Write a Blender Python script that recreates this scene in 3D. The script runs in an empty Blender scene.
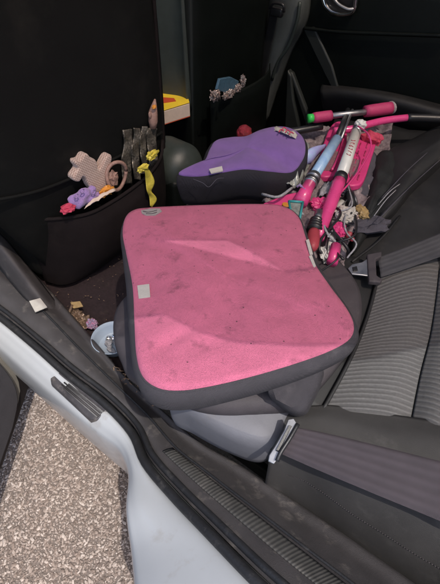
import bpy, bmesh, math, random
from mathutils import Vector as V, Matrix, noise
random.seed(7)
C = bpy.context.scene.collection
R = math.radians

# ------------------------------------------------------------------ camera
PITCH, YAW, F, H = R(47), R(52), 460.0, 1.32
fh = V((-math.cos(YAW), math.sin(YAW), 0)); rt = V((math.sin(YAW), math.cos(YAW), 0))
FW = fh * math.cos(PITCH) + V((0, 0, -math.sin(PITCH)))
UP = fh * math.sin(PITCH) + V((0, 0, math.cos(PITCH)))
EYE = V((0, 0, H))
def ray(px, py): return FW + rt * ((px - 220) / F) + UP * ((292 - py) / F)
def P(px, py, z):
    d = ray(px, py); return EYE + d * ((z - H) / d.z)
def PX(px, py, x):
    d = ray(px, py); return EYE + d * (x / d.x)
def PY(px, py, y):
    d = ray(px, py); return EYE + d * (y / d.y)
cd = bpy.data.cameras.new('camera'); cam = bpy.data.objects.new('camera', cd); C.objects.link(cam)
cam.location = EYE
M3 = Matrix((rt, UP, -FW)).transposed(); cam.rotation_euler = M3.to_euler()
cd.sensor_fit = 'VERTICAL'; cd.sensor_height = 24; cd.lens = 24 * F / 584
cd.clip_start = 0.02; cd.clip_end = 2000
bpy.context.scene.camera = cam

# ------------------------------------------------------------------ materials
def mat(name, col, rough=0.6, var=0.0, vscale=20, bump=0.0, bscale=200, metal=0.0, col2=None, sheen=0.0, coat=0.0, spec=0.5,
        dirt=None, dirt_amt=0.0, dirt_scale=9, detail=6, alpha=None, ribs=None, trans=0.0, weave=None, ribc=(.7, 1.12), check=None, specks=None):
    m = bpy.data.materials.new(name); m.use_nodes = True
    nt = m.node_tree; n = nt.nodes; l = nt.links
    b = n['Principled BSDF']; b.inputs['Roughness'].default_value = rough; b.inputs['Metallic'].default_value = metal
    b.inputs['Specular IOR Level'].default_value = spec
    b.inputs['Coat Weight'].default_value = coat; b.inputs['Sheen Weight'].default_value = sheen
    b.inputs['Transmission Weight'].default_value = trans
    tc = n.new('ShaderNodeTexCoord'); src = tc.outputs['Object']
    c1 = (*col, 1); c2 = (*(col2 or tuple(c * (1 - var) for c in col)), 1)
    nz = n.new('ShaderNodeTexNoise'); nz.inputs['Scale'].default_value = vscale; nz.inputs['Detail'].default_value = detail
    nz.inputs['Roughness'].default_value = 0.65
    l.new(src, nz.inputs['Vector'])
    rp = n.new('ShaderNodeValToRGB'); rp.color_ramp.elements[0].position = 0.32; rp.color_ramp.elements[1].position = 0.68
    rp.color_ramp.elements[0].color = c2; rp.color_ramp.elements[1].color = c1
    l.new(nz.outputs['Fac'], rp.inputs['Fac']); out = rp.outputs['Color']
    if dirt:
        dz = n.new('ShaderNodeTexNoise'); dz.inputs['Scale'].default_value = dirt_scale; dz.inputs['Detail'].default_value = 8
        dz.inputs['Roughness'].default_value = 0.7; l.new(src, dz.inputs['Vector'])
        dr = n.new('ShaderNodeValToRGB'); dr.color_ramp.elements[0].position = 0.56; dr.color_ramp.elements[1].position = 0.72
        dr.color_ramp.elements[0].color = (0, 0, 0, 1); dr.color_ramp.elements[1].color = (dirt_amt,) * 3 + (1,)
        l.new(dz.outputs['Fac'], dr.inputs['Fac'])
        mx = n.new('ShaderNodeMixRGB'); mx.inputs[2].default_value = (*dirt, 1)
        l.new(dr.outputs['Color'], mx.inputs[0]); l.new(out, mx.inputs[1]); out = mx.outputs[0]
    if specks:
        vz = n.new('ShaderNodeTexVoronoi'); vz.inputs['Scale'].default_value = specks[0]; vz.inputs['Randomness'].default_value = 1
        l.new(src, vz.inputs['Vector'])
        s1_ = n.new('ShaderNodeMath'); s1_.operation = 'LESS_THAN'; s1_.inputs[1].default_value = specks[1]; l.new(vz.outputs['Distance'], s1_.inputs[0])
        sx_ = n.new('ShaderNodeSeparateColor'); l.new(vz.outputs['Color'], sx_.inputs[0])
        s2_ = n.new('ShaderNodeMath'); s2_.operation = 'LESS_THAN'; s2_.inputs[1].default_value = specks[2]; l.new(sx_.outputs[0], s2_.inputs[0])
        s3_ = n.new('ShaderNodeMath'); s3_.operation = 'MULTIPLY'; l.new(s1_.outputs[0], s3_.inputs[0]); l.new(s2_.outputs[0], s3_.inputs[1])
        mx = n.new('ShaderNodeMixRGB'); mx.inputs[2].default_value = (*specks[3], 1); l.new(s3_.outputs[0], mx.inputs[0]); l.new(out, mx.inputs[1]); out = mx.outputs[0]
    if check:
        ck = n.new('ShaderNodeTexChecker'); ck.inputs['Scale'].default_value = check; ck.inputs['Color1'].default_value = (1, 1, 1, 1); ck.inputs['Color2'].default_value = (.62, .52, .5, 1)
        l.new(src, ck.inputs['Vector']); mx = n.new('ShaderNodeMixRGB'); mx.blend_type = 'MULTIPLY'; mx.inputs[0].default_value = 1
        l.new(out, mx.inputs[1]); l.new(ck.outputs['Color'], mx.inputs[2]); out = mx.outputs[0]
    l.new(out, b.inputs['Base Color'])
    # roughness variation
    mr = n.new('ShaderNodeMapRange'); mr.inputs['To Min'].default_value = max(0.03, rough - 0.1); mr.inputs['To Max'].default_value = min(1, rough + 0.1)
    l.new(nz.outputs['Fac'], mr.inputs['Value']); l.new(mr.outputs[0], b.inputs['Roughness'])
    last = None
    if ribs:                       # ribs run along v, repeated along u (UV space); (count, depth, axis)
        cnt, dep, ax = ribs
        sp = n.new('ShaderNodeSeparateXYZ'); l.new(tc.outputs['UV'], sp.inputs[0])
        mu = n.new('ShaderNodeMath'); mu.operation = 'MULTIPLY'; mu.inputs[1].default_value = cnt * 2 * math.pi
        l.new(sp.outputs[ax], mu.inputs[0])
        si = n.new('ShaderNodeMath'); si.operation = 'SINE'; l.new(mu.outputs[0], si.inputs[0])
        bp = n.new('ShaderNodeBump'); bp.inputs['Strength'].default_value = 1.0; bp.inputs['Distance'].default_value = dep
        l.new(si.outputs[0], bp.inputs['Height']); last = bp
        m2 = n.new('ShaderNodeMapRange'); m2.inputs['From Min'].default_value = -1; m2.inputs['From Max'].default_value = 1
        m2.inputs['To Min'].default_value = ribc[0]; m2.inputs['To Max'].default_value = ribc[1]; l.new(si.outputs[0], m2.inputs['Value'])
        vm = n.new('ShaderNodeVectorMath'); vm.operation = 'SCALE'; l.new(out, vm.inputs[0]); l.new(m2.outputs[0], vm.inputs['Scale'])
        l.new(vm.outputs[0], b.inputs['Base Color'])
    if weave:
        for rot in (0.0, 1.5708):
            mp = n.new('ShaderNodeMapping'); mp.inputs['Rotation'].default_value = (0, 0, rot + 0.4); l.new(src, mp.inputs[0])
            wv = n.new('ShaderNodeTexWave'); wv.inputs['Scale'].default_value = weave; wv.inputs['Distortion'].default_value = 1.0
            l.new(mp.outputs[0], wv.inputs['Vector'])
            bp = n.new('ShaderNodeBump'); bp.inputs['Strength'].default_value = 0.5; bp.inputs['Distance'].default_value = 0.0006
            l.new(wv.outputs['Fac'], bp.inputs['Height'])
            if last: l.new(last.outputs[0], bp.inputs['Normal'])
            last = bp
    if bump:
        bn = n.new('ShaderNodeTexNoise'); bn.inputs['Scale'].default_value = bscale; bn.inputs['Detail'].default_value = 3
        l.new(src, bn.inputs['Vector'])
        bp = n.new('ShaderNodeBump'); bp.inputs['Strength'].default_value = bump; bp.inputs['Distance'].default_value = 0.002
        l.new(bn.outputs['Fac'], bp.inputs['Height'])
        if last: l.new(last.outputs[0], bp.inputs['Normal'])
        last = bp
    if last: l.new(last.outputs[0], b.inputs['Normal'])
    return m

M = {}
M['paint'] = mat('white_paint', (.49, .51, .53), .32, .06, 6, .04, 60, coat=.4, dirt=(.30, .26, .22), dirt_amt=.5, dirt_scale=11)
M['rubber'] = mat('black_rubber', (.022, .022, .024), .55, .3, 40, .3, 300, dirt=(.13, .12, .11), dirt_amt=.4, dirt_scale=30)
M['trim'] = mat('charcoal_plastic_trim', (.072, .066, .068), .5, .3, 14, .5, 900, dirt=(.19, .17, .155), dirt_amt=.8, dirt_scale=22)
M['striptrim'] = mat('ribbed_strip_plastic', (.088, .085, .08), .55, .3, 40, ribs=(96, .0003, 0), ribc=(.75, 1.05), dirt=(.2, .18, .16), dirt_amt=.4)
M['plate'] = mat('scuff_plate', (.075, .07, .075), .38, .4, 40, .2, 400, dirt=(.28, .25, .22), dirt_amt=.6, dirt_scale=22)
M['carpet'] = mat('maroon_brown_carpet', (.040, .024, .028), .95, .5, 120, 1.0, 900, dirt=(.10, .075, .06), dirt_amt=.5, dirt_scale=25)
M['leather'] = mat('black_leatherette', (.024, .024, .025), .5, .35, 10, .35, 1300, dirt=(.07, .065, .06), dirt_amt=.5, dirt_scale=14)
M['black'] = mat('black_seat_cloth', (.0055, .0058, .0052), .8, .5, 8, .5, 700, spec=.25, dirt=(.02, .018, .015), dirt_amt=.5, dirt_scale=5)
M['pocket'] = mat('black_pocket_cloth', (.015, .0105, .011), .85, .4, 8, .5, 700, spec=.2, dirt=(.03, .022, .02), dirt_amt=.5, dirt_scale=9)
M['fadedleather'] = mat('sun_faded_leatherette', (.055, .052, .051), .58, .3, 10, .4, 1300, dirt=(.10, .095, .09), dirt_amt=.6, dirt_scale=14)  # black leatherette again, sunlight on the near bolster put into its colour
M['deepblack'] = mat('deep_black_plastic', (.0055, .0075, .0065), .45, .3, 8, .3, 600, spec=.22)
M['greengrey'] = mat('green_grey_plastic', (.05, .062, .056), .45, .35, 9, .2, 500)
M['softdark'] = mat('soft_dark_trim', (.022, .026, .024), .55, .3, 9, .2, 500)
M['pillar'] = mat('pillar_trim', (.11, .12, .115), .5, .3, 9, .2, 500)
M['ribfab'] = mat('ribbed_grey_seat_fabric', (.175, .17, .168), .9, .35, 260, .6, 900, ribs=(40, .0016, 1), weave=240, sheen=.15)
M['ribback'] = mat('ribbed_grey_back_fabric', (.165, .16, .158), .9, .35, 260, .6, 900, ribs=(40, .0016, 1), weave=240, sheen=.15)
M['web'] = mat('seat_belt_webbing', (.082, .066, .076), .75, .2, 30, .6, 900, ribs=(5, .0005, 1), ribc=(.88, 1.06), weave=300)
M['web2'] = mat('grey_seat_belt_webbing', (.10, .098, .105), .7, .25, 30, .5, 1500, ribs=(5, .0004, 1), ribc=(.88, 1.05), weave=300)
M['webblack'] = mat('black_seat_belt_webbing', (.006, .006, .007), .7, .25, 30)
M['steel'] = mat('brushed_steel', (.42, .42, .43), .42, .25, 60, .03, 400, metal=.95)
M['chrome'] = mat('chrome', (.7, .7, .7), .15, .1, 60, metal=1)
M['pink'] = mat('pink_booster_fabric', (.66, .16, .27), .92, .16, 26, .7, 900, sheen=.05, weave=260, specks=(110, .15, .10, (.16, .045, .07)), dirt=(.20, .05, .085), dirt_amt=.7, dirt_scale=24)
M['skirt'] = mat('charcoal_booster_fabric', (.060, .054, .062), .85, .25, 25, .5, 1100, weave=330, dirt=(.14, .125, .125), dirt_amt=.4, dirt_scale=20)
M['lobe'] = mat('dark_booster_shell', (.068, .058, .064), .7, .25, 25, .4, 900, dirt=(.14, .13, .13), dirt_amt=.4, dirt_scale=20)
M['base'] = mat('lilac_grey_plastic', (.165, .165, .185), .62, .2, 12, .15, 500, dirt=(.13, .12, .12), dirt_amt=.6, dirt_scale=15)
M['purple'] = mat('purple_booster_fabric', (.24, .12, .40), .9, .25, 16, .5, 1000, sheen=.15, weave=300)
M['skirt2'] = mat('black_booster_fabric', (.022, .019, .026), .8, .3, 30, .5, 1000, weave=300)
M['label'] = mat('white_label', (.52, .49, .44), .7, .15, 60, .3, 400, dirt=(.35, .3, .25), dirt_amt=.5)
M['midgrey'] = mat('mid_grey_plastic', (.15, .145, .145), .5, .3, 60, .3, 500)
M['badge'] = mat('grey_badge', (.42, .38, .38), .5, .25, 200, .5, 500)
M['ppink'] = mat('hot_pink_plastic', (.74, .06, .235), .38, .2, 12, .1, 300, dirt=(.40, .05, .14), dirt_amt=.5)
M['ppink2'] = mat('hot_pink_metal_paint', (.78, .07, .26), .28, .15, 12, .1, 300, coat=.5)
M['grip'] = mat('crimson_pink_grip', (.52, .045, .15), .6, .2, 20, .5, 500)
M['redgrip'] = mat('red_rubber', (.42, .055, .075), .5, .2, 20, .2, 300)
M['white'] = mat('white_painted_tube', (.72, .73, .68), .35, .15, 25, .1, 300)
M['blue'] = mat('light_blue_tube', (.25, .42, .68), .35, .2, 40, .1, 300, col2=(.42, .6, .75))
M['green'] = mat('bright_green_plastic', (.05, .62, .10), .4, .1)
M['blkplas'] = mat('black_plastic', (.02, .02, .022), .4, .2, 20, .1, 300)
M['beige'] = mat('beige_knitted_plush', (.68, .52, .44), .95, .15, 90, .8, 500, sheen=.4, check=260)
M['lilac'] = mat('lilac_plush', (.42, .27, .60), .95, .3, 60, .8, 500, sheen=.3)
M['orange'] = mat('orange_plastic', (.75, .30, .04), .5, .3, 60)
M['rose'] = mat('rose_red_cloth', (.62, .06, .12), .8, .3, 60)
M['red'] = mat('red_cloth', (.24, .01, .022), .8, .4, 60, .5, 300)
M['yellow'] = mat('yellow_foil', (.80, .66, .10), .3, .35, 60, .6, 120)
M['tray'] = mat('dark_patterned_foil', (.030, .030, .027), .35, .2, 190, .8, 160, col2=(.25, .22, .18), metal=.3)
M['skinfig'] = mat('brown_pink_toy', (.42, .25, .20), .6, .4, 120)
M['paperw'] = mat('book_pages', (.70, .56, .46), .85, .15, 60)
M['coveryel'] = mat('yellow_book_cover', (.85, .60, .04), .4, .1, 20)
M['coverred'] = mat('red_book_print', (.55, .08, .03), .4, .1, 20)
M['bowl'] = mat('pale_blue_plastic', (.40, .49, .59), .4, .08, 20, .05, 200)
M['bits'] = mat('grey_paper_scraps', (.42, .42, .44), .8, .5, 200, .5, 300)
M['gold'] = mat('brown_gold_wrapper', (.32, .22, .15), .35, .5, 90, .8, 150, col2=(.10, .07, .05), metal=.3)
M['foilblue'] = mat('blue_pink_wrapper', (.20, .30, .42), .35, .5, 160, .8, 150, col2=(.55, .18, .30))
M['silverfoil'] = mat('silver_brown_foil', (.50, .46, .44), .3, .5, 110, .8, 150, col2=(.16, .07, .05), metal=.4)
M['bluefoil'] = mat('dull_blue_foil', (.07, .14, .20), .3, .3, 110, .5, 150)
M['blanket'] = mat('mauve_grey_patterned_cloth', (.32, .26, .27), .95, .5, 45, .8, 300, col2=(.10, .075, .085), dirt=(.55, .48, .47), dirt_amt=.8, dirt_scale=38)
M['greycloth'] = mat('slate_grey_cloth', (.085, .08, .10), .9, .3, 30, .7, 300)
M['jacket'] = mat('black_jacket_cloth', (.014, .016, .016), .7, .4, 20, .6, 250)
M['teal'] = mat('teal_plastic', (.05, .33, .33), .4, .2)
M['mirror'] = mat('cloudy_clear_plastic', (.42, .44, .40), .25, .5, 70, .4, 90, metal=.2)
M['lav'] = mat('lavender_plastic', (.42, .36, .74), .4, .2, 40, col2=(.40, .55, .75))
M['khaki'] = mat('tan_plastic', (.45, .31, .13), .5, .4, 90, .3, 200)
M['wrapred'] = mat('white_red_paper', (.68, .58, .56), .6, .3, 200, .5, 200, col2=(.58, .06, .06))
M['gripdeck'] = mat('worn_grip_tape', (.33, .15, .19), .9, .5, 200, .5, 400, col2=(.16, .10, .11))
M['twig'] = mat('dry_straw', (.30, .20, .13), .8, .4, 90)
M['sandmetal'] = mat('beige_grey_paint', (.26, .235, .20), .4, .3, 30, .1, 300)
M['brownrub'] = mat('brown_black_rubber', (.028, .02, .019), .7, .4, 30, .3, 300)
M['doorcard'] = mat('charcoal_door_card', (.055, .05, .055), .75, .2, 30, .5, 800)

def glassmat(name='tinted_glass', tint=(.22, .26, .24)):
    m = bpy.data.materials.new(name); m.use_nodes = True; nt = m.node_tree; n = nt.nodes
    n.remove(n['Principled BSDF']); o = n['Material Output']
    t = n.new('ShaderNodeBsdfTransparent'); t.inputs[0].default_value = (*tint, 1)
    g = n.new('ShaderNodeBsdfGlossy'); g.inputs['Roughness'].default_value = .03; g.inputs[0].default_value = (.8, .8, .8, 1)
    fr = n.new('ShaderNodeFresnel'); mx = n.new('ShaderNodeMixShader')
    nt.links.new(fr.outputs[0], mx.inputs[0]); nt.links.new(t.outputs[0], mx.inputs[1]); nt.links.new(g.outputs[0], mx.inputs[2])
    nt.links.new(mx.outputs[0], o.inputs[0]); return m
M['glass'] = glassmat()
M['roofglass'] = glassmat('tinted_roof_glass', (.75, .71, .68))  # see-through tint added overhead so weakened sun fills the cabin

# ------------------------------------------------------------------ object helpers
def link(name, me, m=None, parent=None, smooth=True):
    o = bpy.data.objects.new(name, me); C.objects.link(o)
    if m:
        for q in (m if isinstance(m, (list, tuple)) else [m]): me.materials.append(q)
    if smooth:
        for p in me.polygons: p.use_smooth = True
    if parent:
        o.parent = parent; bpy.context.view_layer.update()
        o.matrix_parent_inverse = parent.matrix_world.inverted()
    return o
def thing(name, label, cat, loc=(0, 0, 0), group=None):
    o = bpy.data.objects.new(name, None); C.objects.link(o); o.location = loc; o.empty_display_size = .05
    o['label'] = label; o['category'] = cat
    if group: o['group'] = group
    bpy.context.view_layer.update()
    return o
def tag(o, label, cat, group=None):
    o['label'] = label; o['category'] = cat
    if group: o['group'] = group
    return o
def mesh(name, vs, fs):
    me = bpy.data.meshes.new(name); me.from_pydata([tuple(v) for v in vs], [], fs); me.update(); return me
def recalc(me):
    bm = bmesh.new(); bm.from_mesh(me); bmesh.ops.recalc_face_normals(bm, faces=bm.faces); bm.to_mesh(me); bm.free(); return me
def bevel(o, w=.004, seg=3, ang=35):
    b = o.modifiers.new('bevel', 'BEVEL'); b.width = w; b.segments = seg; b.limit_method = 'ANGLE'; b.angle_limit = R(ang)
    return o
def solid(o, t, off=-1):
    s = o.modifiers.new('solid', 'SOLIDIFY'); s.thickness = t; s.offset = off; return o
def cr(p0, p1, p2, p3, t):
    return 0.5 * ((2 * p1) + (-p0 + p2) * t + (2 * p0 - 5 * p1 + 4 * p2 - p3) * t * t + (-p0 + 3 * p1 - 3 * p2 + p3) * t ** 3)
def spl(pts, n, closed=False):
    pts = [V(p) for p in pts]; L = len(pts); out = []
    segs = L if closed else L - 1
    for i in range(segs):
        if closed: a, b, c, d = pts[(i - 1) % L], pts[i], pts[(i + 1) % L], pts[(i + 2) % L]
        else:
            b, c = pts[i], pts[i + 1]
            a = pts[i - 1] if i > 0 else b + (b - c); d = pts[i + 2] if i + 2 < L else c + (c - b)
        for k in range(n): out.append(cr(a, b, c, d, k / n))
    if not closed: out.append(pts[-1])
    return out
def patch(name, rows, m, parent=None, nu=6, nv=6, thick=.006, wob=0, wsc=15, up=True, lin=False):
    """smooth surface through a grid of control points, with uv and real thickness"""
    cols = [spl(r, nu) for r in rows]; W = len(cols[0])
    grid = []
    tr = [spl([c[i] for c in cols], nv) for i in range(W)]
    Hn = len(tr[0]); vs = []; fs = []
    for j in range(Hn):
        for i in range(W):
            p = tr[i][j].copy()
            if wob: p.z += wob * noise.noise(p * wsc) + wob * .5 * noise.noise(p * wsc * 2.7)
            vs.append(p)
    for j in range(Hn - 1):
        for i in range(W - 1):
            a = j * W + i; fs.append((a, a + 1, a + W + 1, a + W))
    me = mesh(name, vs, fs)
    bm = bmesh.new(); bm.from_mesh(me)
    bm.normal_update()
    s = sum(f.normal.dot((EYE - f.calc_center_median())) * f.calc_area() for f in bm.faces)
    if s < 0: bmesh.ops.reverse_faces(bm, faces=bm.faces)
    uv = bm.loops.layers.uv.new('uv')
    for f in bm.faces:
        for lp in f.loops:
            k = lp.vert.index; lp[uv].uv = ((k % W) / (W - 1), (k // W) / (Hn - 1))
    bm.to_mesh(me); bm.free()
    o = link(name, me, m, parent)
    if thick: solid(o, thick)
    return o
def tube_geo(pts, r, n=12, cap=True, sx=1.0):
    pts = [V(p) for p in pts]; rs = r if isinstance(r, (list, tuple)) else [r] * len(pts)
    vs = []; fs = []; prev = None
    for i, p in enumerate(pts):
        t = (pts[min(i + 1, len(pts) - 1)] - pts[max(i - 1, 0)]).normalized()
        if prev is None:
            ref = V((0, 0, 1)) if abs(t.z) < .9 else V((1, 0, 0)); x = t.cross(ref).normalized()
        else: x = (prev - t * prev.dot(t)).normalized()
        prev = x; y = t.cross(x)
        for k in range(n):
            a = 2 * math.pi * k / n; vs.append(p + x * (math.cos(a) * rs[i] * sx) + y * (math.sin(a) * rs[i]))
    for i in range(len(pts) - 1):
        for k in range(n):
            a = i * n + k; b = i * n + (k + 1) % n; fs.append((a, b, b + n, a + n))
    if cap: fs.append(tuple(range(n))[::-1]); fs.append(tuple((len(pts) - 1) * n + k for k in range(n)))
    return vs, fs
def join_geo(gs):
    vs = []; fs = []
    for a, b in gs:
        o = len(vs); vs += list(a); fs += [tuple(i + o for i in f) for f in b]
    return vs, fs
def geo_obj(name, g, m, parent=None, bev=0, seg=2):
    o = link(name, recalc(mesh(name, *g)), m, parent)
    if bev: bevel(o, bev, seg)
    return o
def tube(name, pts, r, m, parent=None, n=12, smooth_pts=0, bev=0):
    if smooth_pts: pts = spl(pts, smooth_pts)
    if bev is None: bev = 0
    return geo_obj(name, tube_geo(pts, r, n), m, parent, bev)
def prism_geo(top, d):
    n = len(top); top = [V(p) for p in top]; d = V(d)
    vs = top + [p + d for p in top]
    return vs, [tuple(range(n)), tuple(range(2 * n - 1, n - 1, -1))] + [(i, (i + 1) % n, (i + 1) % n + n, i + n) for i in range(n)]
def prism(name, top, d, m, parent=None, bev=.004, seg=3):
    o = link(name, recalc(mesh(name, *prism_geo(top, d))), m, parent, smooth=False)
    for p in o.data.polygons: p.use_smooth = True
    if bev: bevel(o, bev, seg)
    o.data.set_sharp_from_angle(angle=R(40)) if hasattr(o.data, 'set_sharp_from_angle') else None
    return o
def box_geo(c, sx, sy, sz, ax=None, ay=None):
    ax = V(ax).normalized() if ax is not None else V((1, 0, 0)); ay = V(ay).normalized() if ay is not None else V((0, 0, 1)).cross(ax).normalized()
    az = ax.cross(ay).normalized(); c = V(c)
    vs = [c + ax * (sx / 2 * i) + ay * (sy / 2 * j) + az * (sz / 2 * k) for i in (-1, 1) for j in (-1, 1) for k in (-1, 1)]
    return vs, [(0, 1, 3, 2), (4, 6, 7, 5), (0, 4, 5, 1), (2, 3, 7, 6), (0, 2, 6, 4), (1, 5, 7, 3)]
def box(name, c, sx, sy, sz, m, parent=None, ax=None, ay=None, bev=.004, seg=3):
    return geo_obj(name, box_geo(c, sx, sy, sz, ax, ay), m, parent, bev, seg)
def bx(name, x0, x1, y0, y1, z0, z1, m, parent=None, bev=.006, seg=3):
    return box(name, ((x0 + x1) / 2, (y0 + y1) / 2, (z0 + z1) / 2), x1 - x0, y1 - y0, z1 - z0, m, parent, bev=bev, seg=seg)
def pillow(name, outline, m, parent=None, crown=.02, rings=14, sub=8, wob=0, wsc=9, fn=None, lip=.008, drop=.012, back=.01):
    """closed outline (world points) -> gently crowned top with a rolled edge and an underside"""
    ol = spl(outline, sub, True); n = len(ol)
    c = sum(ol, V()) / n
    vs = [c + V((0, 0, crown))]; fs = []
    for k in range(1, rings + 1):
        t = k / rings
        for p in ol:
            q = c.lerp(p, t); q.z += crown * (1 - t ** 3)
            if wob: q.z += wob * noise.noise(q * wsc)
            if fn: q.z += fn(q, t)
            vs.append(q)
    nr = rings
    for s, dz in ((1.0 + lip / .2, -drop * .35), (1.0 + lip / .17, -drop), (.97, -drop - back), (.5, -drop - back)):
        nr += 1
        for p in ol:
            q = c + (p - c) * s; q.z = p.z + dz; vs.append(q)
    for i in range(n): fs.append((0, 1 + i, 1 + (i + 1) % n))
    for k in range(nr - 1):
        for i in range(n):
            a = 1 + k * n + i; b = 1 + k * n + (i + 1) % n; fs.append((a, a + n, b + n, b))
    fs.append(tuple(1 + (nr - 1) * n + i for i in range(n)))
    return geo_obj(name, (vs, fs), m, parent)
def skirt(name, outline, m, parent, h, flare=0.0, sub=8, tuck=.02, prof=None, hfn=None):
    ol = spl(outline, sub, True); n = len(ol); c = sum(ol, V()) / n
    prof = prof or [(0, 0), (.010, -.10), (.016, -.35), (.014, -.7), (.004, -.95), (-.012, -1.0), (-.06, -1.0)]
    vs = []; fs = []
    for (o_, d_) in prof:
        for p in ol:
            r = (p - c); r.z = 0; r.normalize(); hh = hfn(p) if hfn else h
            q = p + r * (o_ + flare * -d_); q.z = p.z + d_ * hh; vs.append(q)
    m_ = len(prof)
    for k in range(m_ - 1):
        for i in range(n):
            a = k * n + i; b = k * n + (i + 1) % n; fs.append((a, a + n, b + n, b))
    fs.append(tuple((m_ - 1) * n + i for i in range(n)))
    return geo_obj(name, (vs, fs), m, parent)
def blob(name, parts, m, parent=None, wob=.15, sub=3, wsc=40, vox=None):
    """several ellipsoids fused with metaball-like remesh: parts = (centre, (rx,ry,rz))"""
    bm = bmesh.new()
    for c, rr in parts:
        r = bmesh.ops.create_icosphere(bm, subdivisions=sub, radius=1)
        for v in r['verts']:
            k = 1 + wob * noise.noise(V((v.co.x, v.co.y, v.co.z)) * 2 + V(c) * wsc)
            v.co = V((v.co.x * rr[0] * k, v.co.y * rr[1] * k, v.co.z * rr[2] * k)) + V(c)
    me = bpy.data.meshes.new(name); bm.to_mesh(me); bm.free()
    o = link(name, me, m, parent)
    if vox:
        rm = o.modifiers.new('rm', 'REMESH'); rm.mode = 'VOXEL'; rm.voxel_size = vox; rm.use_smooth_shade = True
        sm = o.modifiers.new('sm', 'SMOOTH'); sm.iterations = 3
    return o
def crumple(name, c, size, m, parent=None, amp=.5, seed=0, flat=.5, ax=None, sub=3):
    """crumpled foil or paper: a folded ball of creased facets"""
    bm = bmesh.new(); bmesh.ops.create_icosphere(bm, subdivisions=sub, radius=1)
    ax = V(ax).normalized() if ax is not None else V((1, 0, 0)); ay = V((0, 0, 1)).cross(ax).normalized(); az = ax.cross(ay)
    for v in bm.verts:
        d = v.co.normalized(); k = 1 + amp * noise.noise(d * 2.3 + V((seed, seed * 2, 3))) + amp * .7 * noise.noise(d * 5.1 + V((seed, 1, seed)))
        q = d * k; v.co = V(c) + ax * (q.x * size[0]) + ay * (q.y * size[1]) + az * (q.z * size[2])
    me = bpy.data.meshes.new(name); bm.to_mesh(me); bm.free()
    return link(name, me, m, parent, smooth=False)
def ribbon(name, A, B, m, parent=None, n=8, thick=.0015, wob=0):
    """flat strap between two edge curves A and B"""
    return patch(name, [A, [(a + b) / 2 for a, b in zip(A, B)], B], m, parent, nu=n, nv=4, thick=thick, wob=wob)

# ------------------------------------------------------------------ ground
g = bpy.data.meshes.new('ground'); g.from_pydata([(-400, -400, 0), (400, -400, 0), (400, 400, 0), (-400, 400, 0)], [], [(0, 1, 2, 3)])
gm = mat('gravelly_tarmac', (.26, .215, .19), .9, .6, 150, 1.0, 160, col2=(.12, .095, .082))
go = link('ground', g, gm, smooth=False); go['kind'] = 'structure'
def gravel():
    m = bpy.data.materials.new('beige_gravel_stones'); m.use_nodes = True; nt = m.node_tree; n = nt.nodes; l = nt.links
    b = n['Principled BSDF']; b.inputs['Roughness'].default_value = .7
    ge = n.new('ShaderNodeNewGeometry'); rp = n.new('ShaderNodeValToRGB'); e = rp.color_ramp.elements
    cols = [(.0, (.16, .122, .102)), (.25, (.27, .208, .173)), (.5, (.345, .273, .232)), (.75, (.41, .335, .29)), (1, (.56, .475, .42))]
    e[0].position = 0; e[0].color = (*cols[0][1], 1); e[1].position = 1; e[1].color = (*cols[4][1], 1)
    for p, c in cols[1:4]: q = e.new(p); q.color = (*c, 1)
    l.new(ge.outputs['Random Per Island'], rp.inputs['Fac'])
    l.new(rp.outputs[0], b.inputs['Base Color'])
    tc = n.new('ShaderNodeTexCoord'); bn = n.new('ShaderNodeTexNoise'); bn.inputs['Scale'].default_value = 400
    l.new(tc.outputs['Object'], bn.inputs['Vector']); bp = n.new('ShaderNodeBump'); bp.inputs['Strength'].default_value = .5; bp.inputs['Distance'].default_value = .001
    l.new(bn.outputs['Fac'], bp.inputs['Height']); l.new(bp.outputs[0], b.inputs['Normal'])
    t0 = bmesh.new(); bmesh.ops.create_icosphere(t0, subdivisions=1, radius=1)
    tv = [v.co.copy() for v in t0.verts]; tf = [tuple(v.index for v in f.verts) for f in t0.faces]; t0.free()
    vs = []; fs = []; rnd = random.Random(3)
    s = .0058; y = -.6
    while y < .32:
        x = -1.15
        while x < .12:
            cx = x + rnd.uniform(-.5, .5) * s; cy = y + rnd.uniform(-.5, .5) * s
            r = s * (.34 + .62 * rnd.random() ** 2.2); an = rnd.uniform(0, 6.3); ca, sa = math.cos(an), math.sin(an)
            el = rnd.uniform(.95, 1.7); sq = rnd.uniform(.55, 1); tl = rnd.uniform(-.5, .5); o = len(vs)
            zz = rnd.uniform(.0005, .004)
            for q in tv:
                k = rnd.uniform(.8, 1.15)
                a = q.x * r * el * k; bb = q.y * r * sq * k; cc = q.z * r * .42 * k + a * tl * .5
                vs.append((cx + a * ca - bb * sa, cy + a * sa + bb * ca, zz + cc))
            fs += [(f[0] + o, f[1] + o, f[2] + o) for f in tf]
            x += s * rnd.uniform(.8, 1.15)
        y += s * .92
    me = bpy.data.meshes.new('gravel'); me.from_pydata(vs, [], fs); me.update()
    o = link('gravel', me, m, smooth=False); o['kind'] = 'stuff'
    tag(o, 'beige and pinkish loose gravel on the ground beside the car', 'gravel')
gravel()

# ------------------------------------------------------------------ the car
car = thing('car', 'white car seen from its open rear door with cluttered dark interior', 'car', (-.4, .9, 0))

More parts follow.
